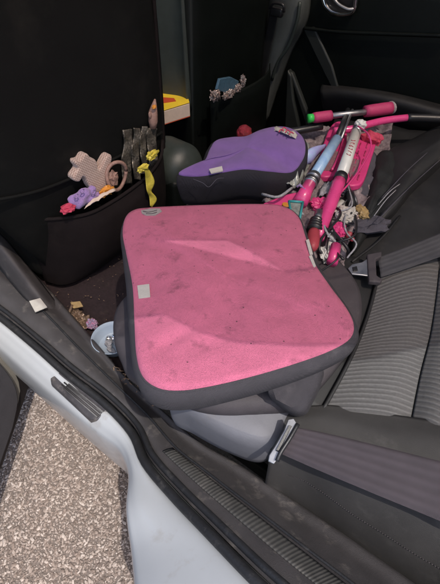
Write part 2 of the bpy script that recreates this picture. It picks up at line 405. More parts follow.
# outer skin: sill top, lower side, and the haunch that swells over the wheel arch
outer = [(-60, 298, .36), (-30, 321, .36), (0, 345, .36), (40, 380, .36), (72, 407, .365), (100, 430, .37), (120, 446, .39), (130, 470, .42), (128, 505, .46), (133, 545, .48), (137, 584, .52), (140, 625, .56), (146, 670, .60)]
sealp = [(-60, 277, .39), (-30, 300, .39), (0, 322, .39), (36, 352, .39), (65, 378, .39), (102, 407, .39), (130, 437, .40), (144, 468, .44), (172, 502, .48), (206, 538, .53), (250, 584, .58), (290, 622, .61), (330, 662, .64)]
def rearward(L, dz=.05, dy=-.01):
    a = L[-1]; return L + [a + V((.12, dy, dz * .8)), a + V((.28, dy * 1.5, dz * 1.8)), a + V((.5, dy * 1.5, dz * 2.6)), a + V((.8, dy, dz * 3))]
OW = rearward([P(*p) for p in outer], .05, -.02); SW = rearward([P(*p) for p in sealp], .08, .0)
mid = [a.lerp(b, .5) + V((0, 0, .008)) for a, b in zip(OW, SW)]
def dn(p, z, dy): return V((p.x, p.y + dy, z))
edge2 = [a + V((0, -.006, -.02)) for a in OW]
low1 = [V((a.x, a.y - .004, a.z * .62 + .03)) for a in OW]
low2 = [V((a.x, a.y + .02, .17)) for a in OW]
low3 = [V((a.x, a.y + .14, .15)) for a in OW]
sillin = [a + V((0, .03, -.05)) for a in SW]
body = patch('body', [sillin, SW, mid, [a.lerp(b, .12) + V((0, 0, .004)) for a, b in zip(OW, SW)], edge2, low1, low2, low3], M['paint'], car, nu=6, nv=5, thick=.002)
# scuff plate on the sill
def onsill(u, w, dz=.006):        # w 0 at outer edge .. 1 at seal
    i = min(int(u), len(OW) - 2); f = u - i
    a = OW[i].lerp(OW[i + 1], f); b = SW[i].lerp(SW[i + 1], f); q = a.lerp(b, w); q.z += .010 * (1 - (2 * w - 1) ** 2) + dz; return q
pl = [P(61, 371, .398), P(66, 369, .40), P(107, 404, .40), P(108, 409, .40), P(97, 420, .388), P(90, 420, .384), P(51, 384, .384), P(50, 378, .388)]
sc = prism('scuff_plate', pl, (0, 0, -.02), M['plate'], body, .003)
for k in range(5):
    t = .2 + k * .145
    a = P(62, 376, .402).lerp(P(54, 383, .389), t); b = P(105, 410, .403).lerp(P(95, 419, .390), t)
    a = a.lerp(b, .12 if k % 2 else .2)
    tube('rib', [a, b], .0017, M['trim'] if k % 2 else M['midgrey'], sc, 8)
# black door seal
tube('door_seal', [p + V((0, .006, .012)) for p in SW], .0085, M['rubber'], car, 12, 5)
tube('door_seal', [p + V((0, .026, .016)) for p in SW], .006, M['rubber'], car, 10, 5)
# sill trim between seal and carpet, rises rearwards with the arch
t0 = [p + V((0, .018, .006)) for p in SW]
tin = [(-60, 190, .38), (-30, 214, .38), (0, 238, .38), (45, 285, .38), (85, 330, .37), (125, 376, .38), (160, 408, .39), (200, 442, .41), (235, 462, .43), (275, 488, .45), (335, 528, .48), (390, 566, .50), (450, 606, .53)]
TW = rearward([P(*p) for p in tin], .08, .0)
m1 = [a.lerp(b, .22) + V((0, 0, .016)) for a, b in zip(t0, TW)]
m2 = [a.lerp(b, .5) + V((0, 0, .014)) for a, b in zip(t0, TW)]
m3 = [a.lerp(b, .8) + V((0, 0, .0)) for a, b in zip(t0, TW)]
low = [p + V((0.01, .02, -.10)) for p in TW]
sill = patch('sill_trim', [t0, m1, m2, m3, TW, low], M['trim'], car, nu=6, nv=6, thick=.003)
# ribbed light strip let into the rising part of the trim
sa = [a.lerp(b, .25) + V((0, 0, .019)) for a, b in zip(t0, TW)]; sb = [a.lerp(b, .45) + V((0, 0, .018)) for a, b in zip(t0, TW)]
patch('ribbed_strip', [sa[7:15], [a.lerp(b, .5) + V((0, 0, .002)) for a, b in zip(sa, sb)][7:15], sb[7:15]], M['striptrim'], sill, nu=8, nv=3, thick=.002)
# groove moulding along the trim
tube('trim_bead', [a.lerp(b, .50) + V((0, 0, .016)) for a, b in zip(t0, TW)], .0028, M['rubber'], sill, 8, 5)

# floor
FX = [-2.2, -1.6, -1.2, -1.0, -.85, -.7, -.55, -.45, -.3]
rows = []
for y in (.36, .46, .6, .8, .95, 1.05, 1.3, 1.62):
    rows.append([V((x, y, .325 + (.08 if .9 < y < 1.1 else 0) + .008 * noise.noise(V((x * 6, y * 6, 0))))) for x in FX])
patch('floor_carpet', rows, M['carpet'], car, nu=6, nv=5, thick=.02, wob=.004, wsc=30)
# underbody pan closes the car from below
bx('underbody', -2.3, 1.2, .42, 1.62, .14, .2, M['deepblack'], car)

# front seat nearest the open door: backrest leans, pocket panel on its rear face
def seat_back(x0, ylo, yhi, zlo, ztop, name='front_seat', m=M['black'], rake=.0, inset=.0):
    # x at height z ; rear face towards +X ; slight barrel curvature
    rows = []
    for k in range(9):
        t = k / 8; z = zlo + (ztop - zlo) * t; xr = x0 + rake * t
        row = []
        for j in range(9):
            s = j / 8; yl = ylo + inset * (1 - t) ** 1.2; y = yl + (yhi - yl) * s; e = abs(2 * s - 1)
            row.append(V((xr - .045 * e ** 5 + .012 * math.sin(3.1 * t) , y, z - (.05 * e ** 4 if k == 8 else 0))))
        rows.append(row)
    return patch(name, rows, m, car, nu=4, nv=4, thick=.11)
XS = -.93
fs1 = seat_back(XS, .20, .945, .34, 1.12, rake=.03, inset=.27)
# raised seam (upper edge of an elastic panel) and side pipings
def onback(y, z, dx=.0): return V((XS + .03 * (z - .34) / .78 + .012 + dx - .045 * min(1, abs(2 * (y - .3) / .645 - 1)) ** 5, y, z))
tube('seam_piping', [onback(y, .735 - .10 * (y - .2) / .7 + .01 * math.sin(y * 9), .006) for y in (.34, .42, .5, .65, .8, .90)], .004, M['black'], fs1, 8, 6)
tube('seam_piping', [onback(.925, z, -.004) for z in (.38, .5, .7, .9, 1.08)], .005, M['pocket'], fs1, 8, 6)
# sagging map pocket, open along its upper edge
prow = []
for (z, bul) in ((.60, .055), (.585, .062), (.54, .070), (.48, .070), (.42, .055), (.37, .025), (.345, .004)):
    row = []
    for j, y in enumerate((.43, .46, .54, .62, .70, .77, .84, .90)):
        e = min(1, abs(2 * (y - .45) / .45 - 1))
        sag = -.018 * (1 - e ** 2) if z > .57 else 0
        row.append(onback(y, z + sag + (.05 * (y - .55) if z > .5 else 0), .004 + bul * (1 - e ** 3) - (.075, .02, 0, 0, 0, 0, 0, 0)[j]))
    prow.append(row)
pk = patch('map_pocket', prow, M['pocket'], fs1, nu=5, nv=5, thick=.004, wob=.004, wsc=12)
tube('pocket_hem', [p + V((.001, 0, .001)) for p in prow[0]], .005, M['pocket'], pk, 8, 6)
bx('seat_cushion', -1.42, -.98, .42, .92, .36, .50, M['black'], fs1, .03, 4)
# plastic cover of the seat rail and belt anchor beside the near front seat
rc = patch('rail_cover', [[P(-20, 215, .50), P(5, 238, .47), P(22, 258, .44), P(42, 283, .42), P(68, 318, .34)],
                          [P(-20, 232, .52), P(0, 246, .50), P(18, 268, .47), P(36, 292, .44), P(64, 322, .34)],
                          [P(-28, 250, .46), P(-6, 262, .44), P(10, 282, .42), P(30, 304, .40), P(60, 326, .33)]], M['trim'], fs1, nu=6, nv=5, thick=.01)
tube('rail', [P(12, 262, .36), P(30, 278, .35), P(52, 306, .33), P(74, 330, .30)], .006, M['blkplas'], fs1, 10, 5)
lab = prism('warning_label', [P(29, 301, .425), P(40, 298, .425), P(47, 307, .422), P(35, 312, .422)], (0, 0, -.002), M['label'], fs1, 0)

# far front seat, light on its inboard side painted as a paler panel
def far_seat():
    e = PY(197, 45, 1.13); x = e.x
    ol = [(x - .20, 1.13), (x - .03, 1.12), (x, 1.15), (x + .005, 1.3), (x + .005, 1.5), (x - .03, 1.585), (x - .2, 1.58)]
    o = geo_obj('front_seat', prism_geo([V((a, b, 1.16)) for a, b in ol], (-.03, 0, -.85)), M['deepblack'], car, .03, 5)
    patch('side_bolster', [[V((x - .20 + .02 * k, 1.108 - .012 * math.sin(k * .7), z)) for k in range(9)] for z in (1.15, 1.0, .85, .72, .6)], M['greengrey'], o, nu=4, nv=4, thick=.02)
    zt = PX(226, 97, x + .05).z
    pr = [[V((x + .008 + b * (1 - abs(2 * (y - 1.18) / .36 - 1) ** 3), y, z)) for y in (1.18, 1.25, 1.32, 1.40, 1.48, 1.54)] for z, b in ((zt, .05), (zt - .04, .06), (zt - .12, .05), (zt - .2, .02), (zt - .26, .004))]
    patch('map_pocket', pr, M['deepblack'], o, nu=4, nv=4, thick=.004)
    bx('seat_cushion', x - .55, x - .06, 1.14, 1.58, .36, .52, M['black'], o, .03, 4)
    return o, x
fs2, XF = far_seat()

# centre console with rounded rear end
cc = P(176, 150, .56)
con = blob('centre_console', [((cc.x - .05 + i * .03, cc.y, .50), (.07, .085, .085)) for i in range(3)] + [((cc.x - .2, cc.y, .46), (.25, .08, .1))], M['greengrey'], car, wob=.03, vox=.010)
bx('console_base', cc.x - .45, cc.x + .06, cc.y - .08, cc.y + .08, .29, .50, M['deepblack'], con, .02)

# far side: door card, armrest, handle, pillar
YD = 1.65
fd = bx('rear_door', -1.06, .25, YD, YD + .12, .24, .92, M['deepblack'], car, .02)
bx('front_door', -2.2, -1.10, YD, YD + .12, .24, .92, M['deepblack'], car, .02)
# moulded upper swage and recess lines in the card
a0 = [PY(x, y, YD - .012) for x, y in ((296, 27), (340, 32), (390, 34), (450, 36))]
tube('card_swage', a0, .006, M['deepblack'], fd, 10, 5)
arm = patch('armrest', [[PY(322, 84, YD), PY(345, 86, YD), PY(390, 92, YD), PY(440, 104, YD), PY(490, 118, YD)],
                        [PY(320, 92, YD - .05), PY(343, 90, YD - .06), PY(390, 97, YD - .07), PY(440, 110, YD - .07), PY(490, 124, YD - .07)],
                        [PY(322, 104, YD - .05), PY(343, 103, YD - .06), PY(390, 111, YD - .07), PY(440, 126, YD - .07), PY(490, 140, YD - .07)],
                        [PY(325, 120, YD), PY(345, 122, YD), PY(390, 130, YD), PY(440, 146, YD), PY(490, 160, YD)]], M['leather'], fd, nu=6, nv=5, thick=.01)
# faceted paler ridges on the door card
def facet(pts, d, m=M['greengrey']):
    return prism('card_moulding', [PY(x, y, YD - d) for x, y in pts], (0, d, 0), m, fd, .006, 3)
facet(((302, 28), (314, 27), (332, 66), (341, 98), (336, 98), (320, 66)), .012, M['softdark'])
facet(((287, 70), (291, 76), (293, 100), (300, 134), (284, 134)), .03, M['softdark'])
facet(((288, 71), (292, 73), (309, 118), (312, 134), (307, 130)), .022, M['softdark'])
# handle: chrome bezel round a dark cup with lever
hc = [(322, -6), (326, 6), (334, 13), (346, 14), (354, 10), (357, -6)]
bz = tube('door_handle', [PY(x, y, YD - .012) for x, y in hc], .0075, M['chrome'], fd, 10, 6)
prism('handle_cup', [PY(x, y, YD - .004) for x, y in ((322, -8), (326, 5), (334, 12), (346, 13), (354, 9), (356, -8))], (0, .01, 0), M['blkplas'], bz, .002)
tube('lever', [PY(331, -8, YD - .02), PY(337, 3, YD - .026), PY(347, 9, YD - .024), PY(354, 9, YD - .014)], .006, M['steel'], bz, 10, 5)
# pillar
bp = patch('centre_pillar', [[PY(262, -25, YD - .03), PY(259, 20, YD - .03), PY(250, 75, YD - .03), PY(238, 122, YD - .02)],
                             [PY(276, -25, YD - .08), PY(274, 20, YD - .08), PY(262, 75, YD - .07), PY(250, 124, YD - .05)],
                             [PY(300, -25, YD - .08), PY(297, 20, YD - .08), PY(279, 60, YD - .07), PY(261, 124, YD - .05)],
                             [PY(312, -25, YD), PY(308, 20, YD), PY(288, 62, YD), PY(266, 126, YD)]], M['pillar'], car, nu=6, nv=5, thick=.02)
sb1 = ribbon('seat_belt', [PY(271, 6, YD - .105), PY(262, 50, YD - .10), PY(249, 108, YD - .09)], [PY(279, 8, YD - .105), PY(270, 52, YD - .10), PY(256, 112, YD - .09)], M['webblack'], car)
gd = box('belt_guide', PY(277, 12, YD - .11), .05, .02, .03, M['blkplas'], sb1, bev=.008)
tube('guide_loop', [PY(270, 8, YD - .12), PY(274, 3, YD - .125), PY(283, 5, YD - .125), PY(284, 12, YD - .12)], .005, M['blkplas'], sb1, 8, 5)
tube('pillar_highlight_edge', [PY(300, 2, YD - .09), PY(297, 22, YD - .09), PY(288, 47, YD - .08), PY(278, 62, YD - .075), PY(272, 80, YD - .07)], .006, M['greengrey'], bp, 8, 5)  # paler tube stands in for the highlight along the pillar

# ------------------------------------------------------------------ rear bench
bench = bx('rear_bench', -.36, .12, .40, 1.62, .27, .545, M['leather'], car, .03, 4)
bx('bench_front', -.52, -.34, .72, 1.62, .27, .535, M['leather'], bench, .04, 4)
# far cushion, black leatherette, two panels with a seam between
far_c = patch('seat_cushion', [
    [P(300, 262, .56), P(345, 262, .575), P(380, 268, .58), P(430, 282, .575), P(490, 300, .60)],
    [P(305, 215, .575), P(355, 222, .59), P(395, 232, .60), P(440, 240, .60), P(500, 255, .64)],
    [P(312, 180, .575), P(360, 184, .59), P(400, 190, .61), P(445, 196, .62), P(510, 210, .68)],
    [P(325, 150, .575), P(365, 155, .585), P(405, 158, .60), P(450, 164, .63), P(520, 178, .70)],
    [P(335, 118, .57), P(375, 124, .58), P(415, 130, .59), P(460, 136, .64), P(525, 150, .70)]], M['leather'], bench, nu=7, nv=7, thick=.02, wob=.004, wsc=14)
for pts in (((372, 232), (392, 200), (415, 172), (445, 145)), ((352, 262), (380, 240), (400, 216))):
    tube('seam_piping', [P(x, y, .612) for x, y in pts], .003, M['leather'], bench, 8, 6)
pillow('side_bolster', [P(388, 152, .625), P(410, 140, .63), P(440, 126, .65), P(470, 122, .68), P(450, 150, .66), P(420, 176, .65), P(396, 206, .635), P(380, 214, .625), P(378, 185, .62)], M['leather'], bench, crown=.02, drop=.05, back=.02)
# ribbed insert of the near cushion
L = [(380, 268, .605), (371, 305, .605), (360, 337, .60), (346, 368, .60), (322, 412, .595)]
Cc = [(442, 250, .60), (438, 290, .60), (432, 330, .598), (422, 370, .597), (412, 420, .60)]
rows = []
for (a, b) in zip(L, Cc):
    A, B = P(*a), P(*b); rows.append([A, A.lerp(B, .33) + V((0, 0, .010)), A.lerp(B, .7) + V((0, 0, .008)), B + V((0, 0, -.012))])
ins = patch('seat_insert', rows, M['ribfab'], bench, nu=8, nv=10, thick=.01)
rows = []
for (b, k) in zip(Cc, range(5)):
    B = P(*b); rows.append([B + V((.002, 0, -.014)), B + V((.03, -.004, .010)), B + V((.09, -.01, .035)), B + V((.20, -.01, .16)), B + V((.34, 0, .5))])
patch('backrest_insert', rows, M['ribback'], bench, nu=8, nv=10, thick=.03)
# smooth front panel of near cushion (left of the insert)
rows = []
for a in L:
    A = P(*a); rows.append([A + V((-.22, -.02, -.02)), A + V((-.12, -.02, .0)), A + V((-.05, -.004, .004)), A + V((0, 0, -.006))])
patch('front_panel', rows, M['leather'], bench, nu=6, nv=8, thick=.02)
tube('seam_piping', [P(*a) + V((0, 0, .002)) for a in L], .0035, M['leather'], bench, 8, 6)
# door-side bolster
rows = [[(285, 408, .585), (330, 405, .60), (370, 411, .603), (412, 417, .602), (450, 422, .61), (500, 428, .63)],
        [(280, 422, .585), (320, 420, .607), (365, 430, .62), (410, 440, .628), (455, 450, .64), (515, 462, .66)],
        [(272, 442, .565), (312, 445, .59), (360, 464, .61), (410, 484, .62), (460, 505, .63), (520, 525, .65)],
        [(268, 466, .51), (300, 476, .52), (350, 508, .54), (405, 542, .55), (455, 570, .56), (520, 610, .58)],
        [(264, 488, .44), (290, 504, .44), (345, 540, .45), (400, 577, .46), (455, 613, .47), (520, 660, .48)]]
bol = patch('side_bolster', [(lambda L_: L_ + [L_[-1] + V((.15, .01, .03)), L_[-1] + V((.35, .02, .10))])([P(*p) for p in r]) for r in rows], M['fadedleather'], bench, nu=8, nv=8, thick=.02)
# stitching: short threads along the bolster
st = [P(x, y, z + .005) for x, y, z in ((285, 478, .503), (300, 484, .515), (325, 500, .526), (350, 517, .530), (380, 537, .537), (410, 556, .540), (445, 578, .545))]
ss = spl(st, 12)
def nearest(o, p): return p
bpy.context.view_layer.update()
dg = bpy.context.evaluated_depsgraph_get()
from mathutils.bvhtree import BVHTree
tree = BVHTree.FromObject(bol, dg)
g_ = []
for i in range(0, len(ss) - 1):
    def drop(p):
        h = tree.ray_cast(EYE, (bol.matrix_world.inverted() @ p - EYE).normalized()) if False else tree.find_nearest(p - bol.matrix_world.translation if False else bol.matrix_world.inverted() @ p)
        return (bol.matrix_world @ h[0]) + (bol.matrix_world.to_3x3() @ h[1]) * .0012
    a, b = drop(ss[i]), drop(ss[i].lerp(ss[i + 1], .6)); g_.append(tube_geo([a, b], .0006, 6))
geo_obj('stitching', join_geo(g_), M['lobe'], bol)
# backrest upper, out of frame to the right
box('backrest', (.41, 1.02, .84), .60, 1.2, .12, M['leather'], bench, ax=(.5, 0, .87), ay=(0, 1, 0), bev=.05, seg=4)
bx('parcel_shelf', .5, .8, .35, 1.62, .80, .84, M['deepblack'], car, .01)

# ------------------------------------------------------------------ seat belts lying on the bench
nb = ribbon('seat_belt', [P(291, 426, .622), P(330, 434, .634), P(380, 446, .650), P(440, 461, .668), P(500, 476, .69), P(500, 476, .69) + V((.15, .03, .06)), P(500, 476, .69) + V((.30, .08, .22))],
            [P(277, 452, .605), P(318, 470, .622), P(375, 494, .640), P(440, 521, .655), P(500, 548, .67), P(500, 548, .67) + V((.15, .03, .07)), P(500, 548, .67) + V((.30, .08, .23))], M['web'], car)
fr = [P(292, 420, .632), P(298, 423, .63), P(284, 456, .612), P(277, 462, .608), P(270, 458, .608), P(273, 448, .613)]
tg = prism('belt_tongue', [P(*q) for q in ((288, 419, .636), (294, 418, .637), (297, 423, .635), (293, 430, .632), (284, 446, .622), (279, 458, .614), (274, 464, .61), (268, 461, .611), (269, 455, .613), (276, 444, .620), (284, 430, .629))], (0, 0, -.004), M['steel'], nb, .0015)
prism('tongue_slot', [P(*q) for q in ((289, 425, .6375), (292, 426, .6372), (279, 451, .622), (276, 450, .6225))], (0, 0, -.004), M['blkplas'], tg, .0005)
tube('tongue_bar', [P(298, 424, .637), P(290, 438, .632), P(281, 452, .624), P(277, 461, .617)], .0035, M['blkplas'], tg, 8, 4)
fb = ribbon('seat_belt', [P(378, 257, .628), P(400, 249, .636), P(420, 241, .642), P(445, 231, .65), P(490, 214, .67), P(490, 214, .67) + V((.10, .08, .10)), P(490, 214, .67) + V((.18, .14, .28))],
            [P(381, 277, .622), P(402, 270, .630), P(422, 263, .636), P(445, 255, .645), P(490, 240, .66), P(490, 240, .66) + V((.10, .08, .11)), P(490, 240, .66) + V((.18, .14, .29))], M['web2'], car)
prism('belt_tongue', [P(348, 268, .635), P(352, 264, .636), P(362, 262, .636), P(368, 258, .636), P(370, 276, .632), P(362, 275, .632), P(352, 274, .632)], (0, 0, -.004), M['steel'], fb, .0015)
prism('tongue_slot', [P(352.5, 267, .6365), P(357, 266, .6365), P(358, 270, .6365), P(353.5, 270.5, .6365)], (0, 0, -.004), M['blkplas'], fb, .0005)
prism('tongue_holder', [P(367, 254, .640), P(382, 251, .642), P(382, 256, .642), P(376, 259, .642), P(377, 275, .638), P(383, 279, .636), P(381, 282, .636), P(369, 281, .636)], (0, 0, -.012), M['lobe'], fb, .003)

# ------------------------------------------------------------------ open rear door at the left
A0 = P(30, 386, .13); B0 = P(0, 475, .13); ad = (B0 - A0); ad.z = 0; ad.normalize(); nd = V((0, 0, 1)).cross(ad); nd = nd if nd.x > 0 else -nd
tilt = V((-.22, .0, 1.0))
def DP(a, h, off=0): return A0 + ad * a + tilt * h + nd * off
od = geo_obj('rear_door', prism_geo([DP(0, .0), DP(0, .70), DP(1.0, .70), DP(1.0, .0)], -nd * .10), M['brownrub'], car, .008, 3)
prism('door_shell', [DP(.030, .06, .004), DP(.015, .12, .004), DP(.01, .66, .004), DP(.97, .66, .004), DP(.97, .032, .004), DP(.075, .032, .004), DP(.045, .040, .004)], -nd * .01, M['sandmetal'], od, .003)
prism('door_card', spl([DP(.070, .22, .022), DP(.062, .14, .022), DP(.070, .085, .022), DP(.10, .055, .022), DP(.16, .042, .022)], 4) + [DP(.95, .042, .022), DP(.95, .64, .022), DP(.075, .64, .022)], -nd * .02, M['doorcard'], od, .008, 3)

# ------------------------------------------------------------------ unseen roof shaped for the sun patches, pillars and glass
SE, SA = 61, 113          # sun elevation and azimuth (degrees from +Y, clockwise seen from above)
sd_ = V((math.sin(R(SA)) * math.cos(R(SE)), math.cos(R(SA)) * math.cos(R(SE)), math.sin(R(SE))))
ZR = 1.44
def over(px, py, z):              # the spot of the roof panel above this spot, along the sun
    p = P(px, py, z); return p + sd_ * ((ZR - z) / sd_.z)
rim = [over(*q) for q in ((112, 316, .75), (165, 313, .76), (200, 330, .77), (240, 342, .77), (300, 345, .77), (372, 360, .60), (400, 352, .60), (440, 344, .60), (470, 330, .60))]
rim = [V((-1.6, rim[0].y - .02, ZR))] + rim + [V((.62, rim[-1].y + .1, ZR))]
ta, tb, tc_ = over(160, 239, .735), over(228, 240, .735), over(287, 273, .745)
far_l = V((-1.6, ta.y + (ta.y - tc_.y) / (ta.x - tc_.x) * (-1.6 - ta.x), ZR)); far_r = V((.62, ta.y + (ta.y - tc_.y) / (ta.x - tc_.x) * (.62 - ta.x), ZR))
cut_l = V((-1.6, .75, ZR)); cut_r = V((.62, 1.1, ZR))
sun_mask_roof = prism('roof', rim + [cut_r, tc_, ta, cut_l], (0, 0, .006), M['roofglass'], car, 0)  # unseen sheet, outer edge cut to shape the sunlit areas below
prism('roof_panel', [cut_l, ta, tb, tc_, cut_r, V((.62, 1.55, ZR)), V((-1.6, 1.55, ZR))], (0, 0, .006), M['roofglass'], sun_mask_roof, 0)  # notch left open so a wedge of sun falls on the pink cover
print('RIM', [tuple(round(c, 2) for c in q) for q in rim], ta, tb, tc_)
bx('rear_roof', .62, 1.3, .4, 1.5, 1.36, 1.40, M['paint'], car, .02)
def quad(name, p, m, parent, t=.004): return prism(name, [V(q) for q in p], (0, .003, .003), m, parent, 0)
quad('windscreen', [(-2.3, .45, .95), (-1.5, .42, 1.44), (-1.5, 1.52, 1.44), (-2.3, 1.6, .95)], M['glass'], car)
bx('dashboard', -2.35, -1.95, .4, 1.62, .3, .94, M['deepblack'], car, .04)
quad('side_window', [(-.98, 1.66, .92), (-.95, 1.56, 1.44), (.25, 1.56, 1.44), (.3, 1.66, .92)], M['glass'], car)
quad('side_window', [(-2.2, 1.66, .92), (-1.5, 1.56, 1.44), (-1.08, 1.56, 1.44), (-1.1, 1.66, .92)], M['glass'], car)
bx('pillar', -1.08, -.96, 1.56, 1.66, .9, 1.44, M['deepblack'], car, .01)
bx('pillar', .27, .5, 1.52, 1.66, .9, 1.44, M['deepblack'], car, .01)
# near side: centre pillar and front door beyond the frame's left edge
bx('pillar', -1.34, -1.22, .26, .36, .36, 1.44, M['deepblack'], car, .015)
bx('front_door', -2.25, -1.30, .20, .30, .30, .92, M['paint'], car, .02)
bx('rear_quarter', .72, 1.5, .06, .34, .3, .95, M['paint'], car, .04)

# ------------------------------------------------------------------ booster seats
# lower dark booster
lo = [P(140, 290, .60), P(129, 294, .60), (P(119, 308, .60)), P(117, 330, .60), P(124, 352, .60), P(138, 372, .61), P(200, 398, .63), P(262, 400, .63), P(300, 392, .63), P(338, 352, .64), P(356, 320, .64), P(355, 285, .64), P(335, 258, .635), P(308, 238, .63), P(270, 232, .62), P(200, 240, .61), P(160, 262, .60)]
lb = thing('booster_cushion', 'dark grey booster cushion with lilac grey shell underneath the pink booster', 'booster seat', P(210, 330, .55))
pillow('top_cover', lo, M['lobe'], lb, crown=.01, drop=.03, back=.02)
prof = [(0, 0), (.006, -.05), (.007, -.3), (.005, -.7), (.0, -.92), (-.01, -.99), (-.05, -1.0)]
ba = [P(172, 394, .60), P(192, 408, .598), P(222, 424, .594), P(252, 436, .590), P(268, 437, .588), P(277, 430, .588), P(286, 414, .592), P(290, 396, .60), P(270, 384, .61), P(230, 380, .615)]
bs = skirt('plastic_shell', ba, M['base'], lb, .11, prof=prof)
pillow('shell_top', ba, M['base'], lb, crown=.006, drop=.01, back=.01, lip=.004)
# pink booster
pk_ol = [(128, 218, .70), (136, 211, .70), (152, 208.5, .70), (205, 206, .705), (262, 205, .715), (284, 208, .72), (297, 218, .725), (304, 238, .73), (311, 260, .735), (326, 283, .745), (343, 306, .755), (350, 322, .76), (346, 335, .76), (328, 346, .762), (295, 358, .765), (250, 371, .765), (205, 381, .765), (178, 384, .762), (159, 381, .76), (145, 370, .755), (139, 350, .75), (137, 320, .74), (135, 285, .725), (129, 255, .71), (125, 233, .70)]
pk_w = [P(*p) for p in pk_ol]
pkc = sum(pk_w, V()) / len(pk_w)
pb = thing('child_booster', 'pink topped booster seat with dark grey sides lying near the open door', 'booster seat', (pkc.x, pkc.y, .66), 'booster seats on the rear bench')
hollow = P(235, 270, .73)
def dent(q, t):
    d1 = math.exp(-((q - P(190, 345, .76)).length / .05) ** 2) * -.004
    d2 = math.exp(-((q - P(168, 350, .76)).length / .022) ** 2) * -.005
    cr_ = .004 * math.exp(-((q.x + q.y * .6 - (hollow.x + hollow.y * .6)) / .05) ** 2)
    f_ = 0
    for (fx, fy, w1, w2, an, am) in ((166, 345, .012, .05, 1.2, -.006), (205, 350, .015, .05, 1.1, -.003), (150, 235, .012, .06, .2, -.003), (235, 245, .03, .09, .5, .004), (300, 320, .02, .06, .8, -.003)):
        dd = q - P(fx, fy, .75); u_ = dd.x * math.cos(an) + dd.y * math.sin(an); v_ = -dd.x * math.sin(an) + dd.y * math.cos(an)
        f_ += am * math.exp(-(v_ / w1) ** 2 - (u_ / w2) ** 2)
    d1 += f_
    return (d1 + d2 - cr_) * (1 - t ** 4) + .0012 * noise.noise(q * 35) * (1 - t ** 6)
pillow('seat_cover', pk_w, M['pink'], pb, crown=.012, rings=40, sub=6, fn=dent, lip=.006, drop=.008, back=.004, wob=.004, wsc=8)
sprof = [(.004, -.06), (.012, -.12), (.018, -.35), (.016, -.75), (.006, -.95), (-.012, -1.0), (-.05, -1.0)]
skirt('seat_side', pk_w, M['skirt'], pb, .055, prof=sprof, sub=6, hfn=lambda p: .045 + .02 * max(0, min(1, (.45 - p.y) / .25)))
seam = spl([p for p in pk_w], 6, True); pc = sum(seam, V()) / len(seam)
tube('seam_piping', [p + (p - pc) * .035 + V((0, 0, -.008)) for p in seam] , .0022, M['skirt'], pb, 8)
# arm-rest horn under the right front edge
prism('arm_rest', [P(262, 388, .70), P(325, 362, .705), P(318, 385, .68), P(306, 408, .655), P(298, 414, .648), P(288, 410, .65), P(272, 398, .67)], (0.0, .02, -.05), M['skirt'], pb, .012, 4)
def onto(o, pts, d=.0015):
    dg = bpy.context.evaluated_depsgraph_get(); t = BVHTree.FromObject(o, dg); inv = o.matrix_world.inverted(); out = []
    for (x, y) in pts:
        h = t.ray_cast(inv @ EYE, (inv.to_3x3() @ ray(x, y)).normalized())
        out.append(o.matrix_world @ h[0] + (o.matrix_world.to_3x3() @ h[1]).normalized() * d if h[0] is not None else P(x, y, .74))
    return out
bpy.context.view_layer.update()
cov = [c for c in pb.children if c.name.startswith('seat_cover')][0]
prism('white_tag', onto(cov, ((137.5, 286), (149.5, 284.5), (150.5, 297.5), (139, 299))), (0, 0, -.0012), M['label'], pb, 0)
bd = prism('badge', onto(cov, ((141, 211), (150, 209), (160, 209), (162, 212), (155, 216), (146, 216), (142, 214))), (0, 0, -.0012), M['badge'], pb, 0)
for pts in (((143, 212), (149, 213), (157, 211)), ((146, 214.5), (152, 214.5), (157, 213))):
    tube('badge_line', onto(cov, pts, .002), .0008, M['lobe'], bd, 6, 3)
prism('white_tag', [P(306, 240, .735), P(309, 239, .735), P(313, 254, .735), P(310, 255, .735)], (0, 0, -.002), M['label'], pb, 0)
prism('white_tag', [P(309, 256, .737), P(312, 255, .737), P(316, 266, .737), P(314, 268, .737)], (0, 0, -.002), M['label'], pb, 0)

# purple booster further in
pu_ol = [(181, 172, .685), (190, 166, .69), (205, 160, .70), (211, 148, .70), (217, 140, .70), (232, 137, .70), (246, 136, .705), (260, 130, .715), (276, 126.5, .72), (290, 128, .72), (301, 136, .715), (304, 148, .71), (300, 160, .70), (290, 170, .69), (268, 169, .71), (245, 167, .71), (225, 170, .70), (200, 174, .685)]
pu = [P(*p) for p in pu_ol]; puc = sum(pu, V()) / len(pu)
qb = thing('child_booster', 'purple topped booster seat with black sides beside the scooters', 'booster seat', (puc.x, puc.y, .60), 'booster seats on the rear bench')
def dip(q, t): return -.012 * math.exp(-((q - P(226, 152, .70)).length / .045) ** 2) * (1 - t ** 5) + .006 * math.exp(-((q - P(268, 146, .70)).length / .07) ** 2) * (1 - t ** 3)
pc2 = pillow('seat_cover', pu, M['purple'], qb, crown=.012, rings=26, sub=6, fn=dip, lip=.006, drop=.008, back=.006)
skirt('seat_side', pu, M['skirt2'], qb, .10, prof=[(.003, -.05), (.012, -.1), (.014, -.35), (.006, -.75), (-.002, -.95), (-.02, -1.0), (-.06, -1.0)], sub=6)
prism('white_tag', [P(209, 169, .701), P(222, 166, .705), P(223, 170.5, .702), P(211, 173, .699)], (0, 0, -.003), M['label'], qb, 0)
tube('embroidery', [P(193, 179, .69), P(203, 183, .685), P(209, 187, .68), P(217, 179, .69), P(224, 178, .69)], .0007, M['greycloth'], qb, 6, 4)

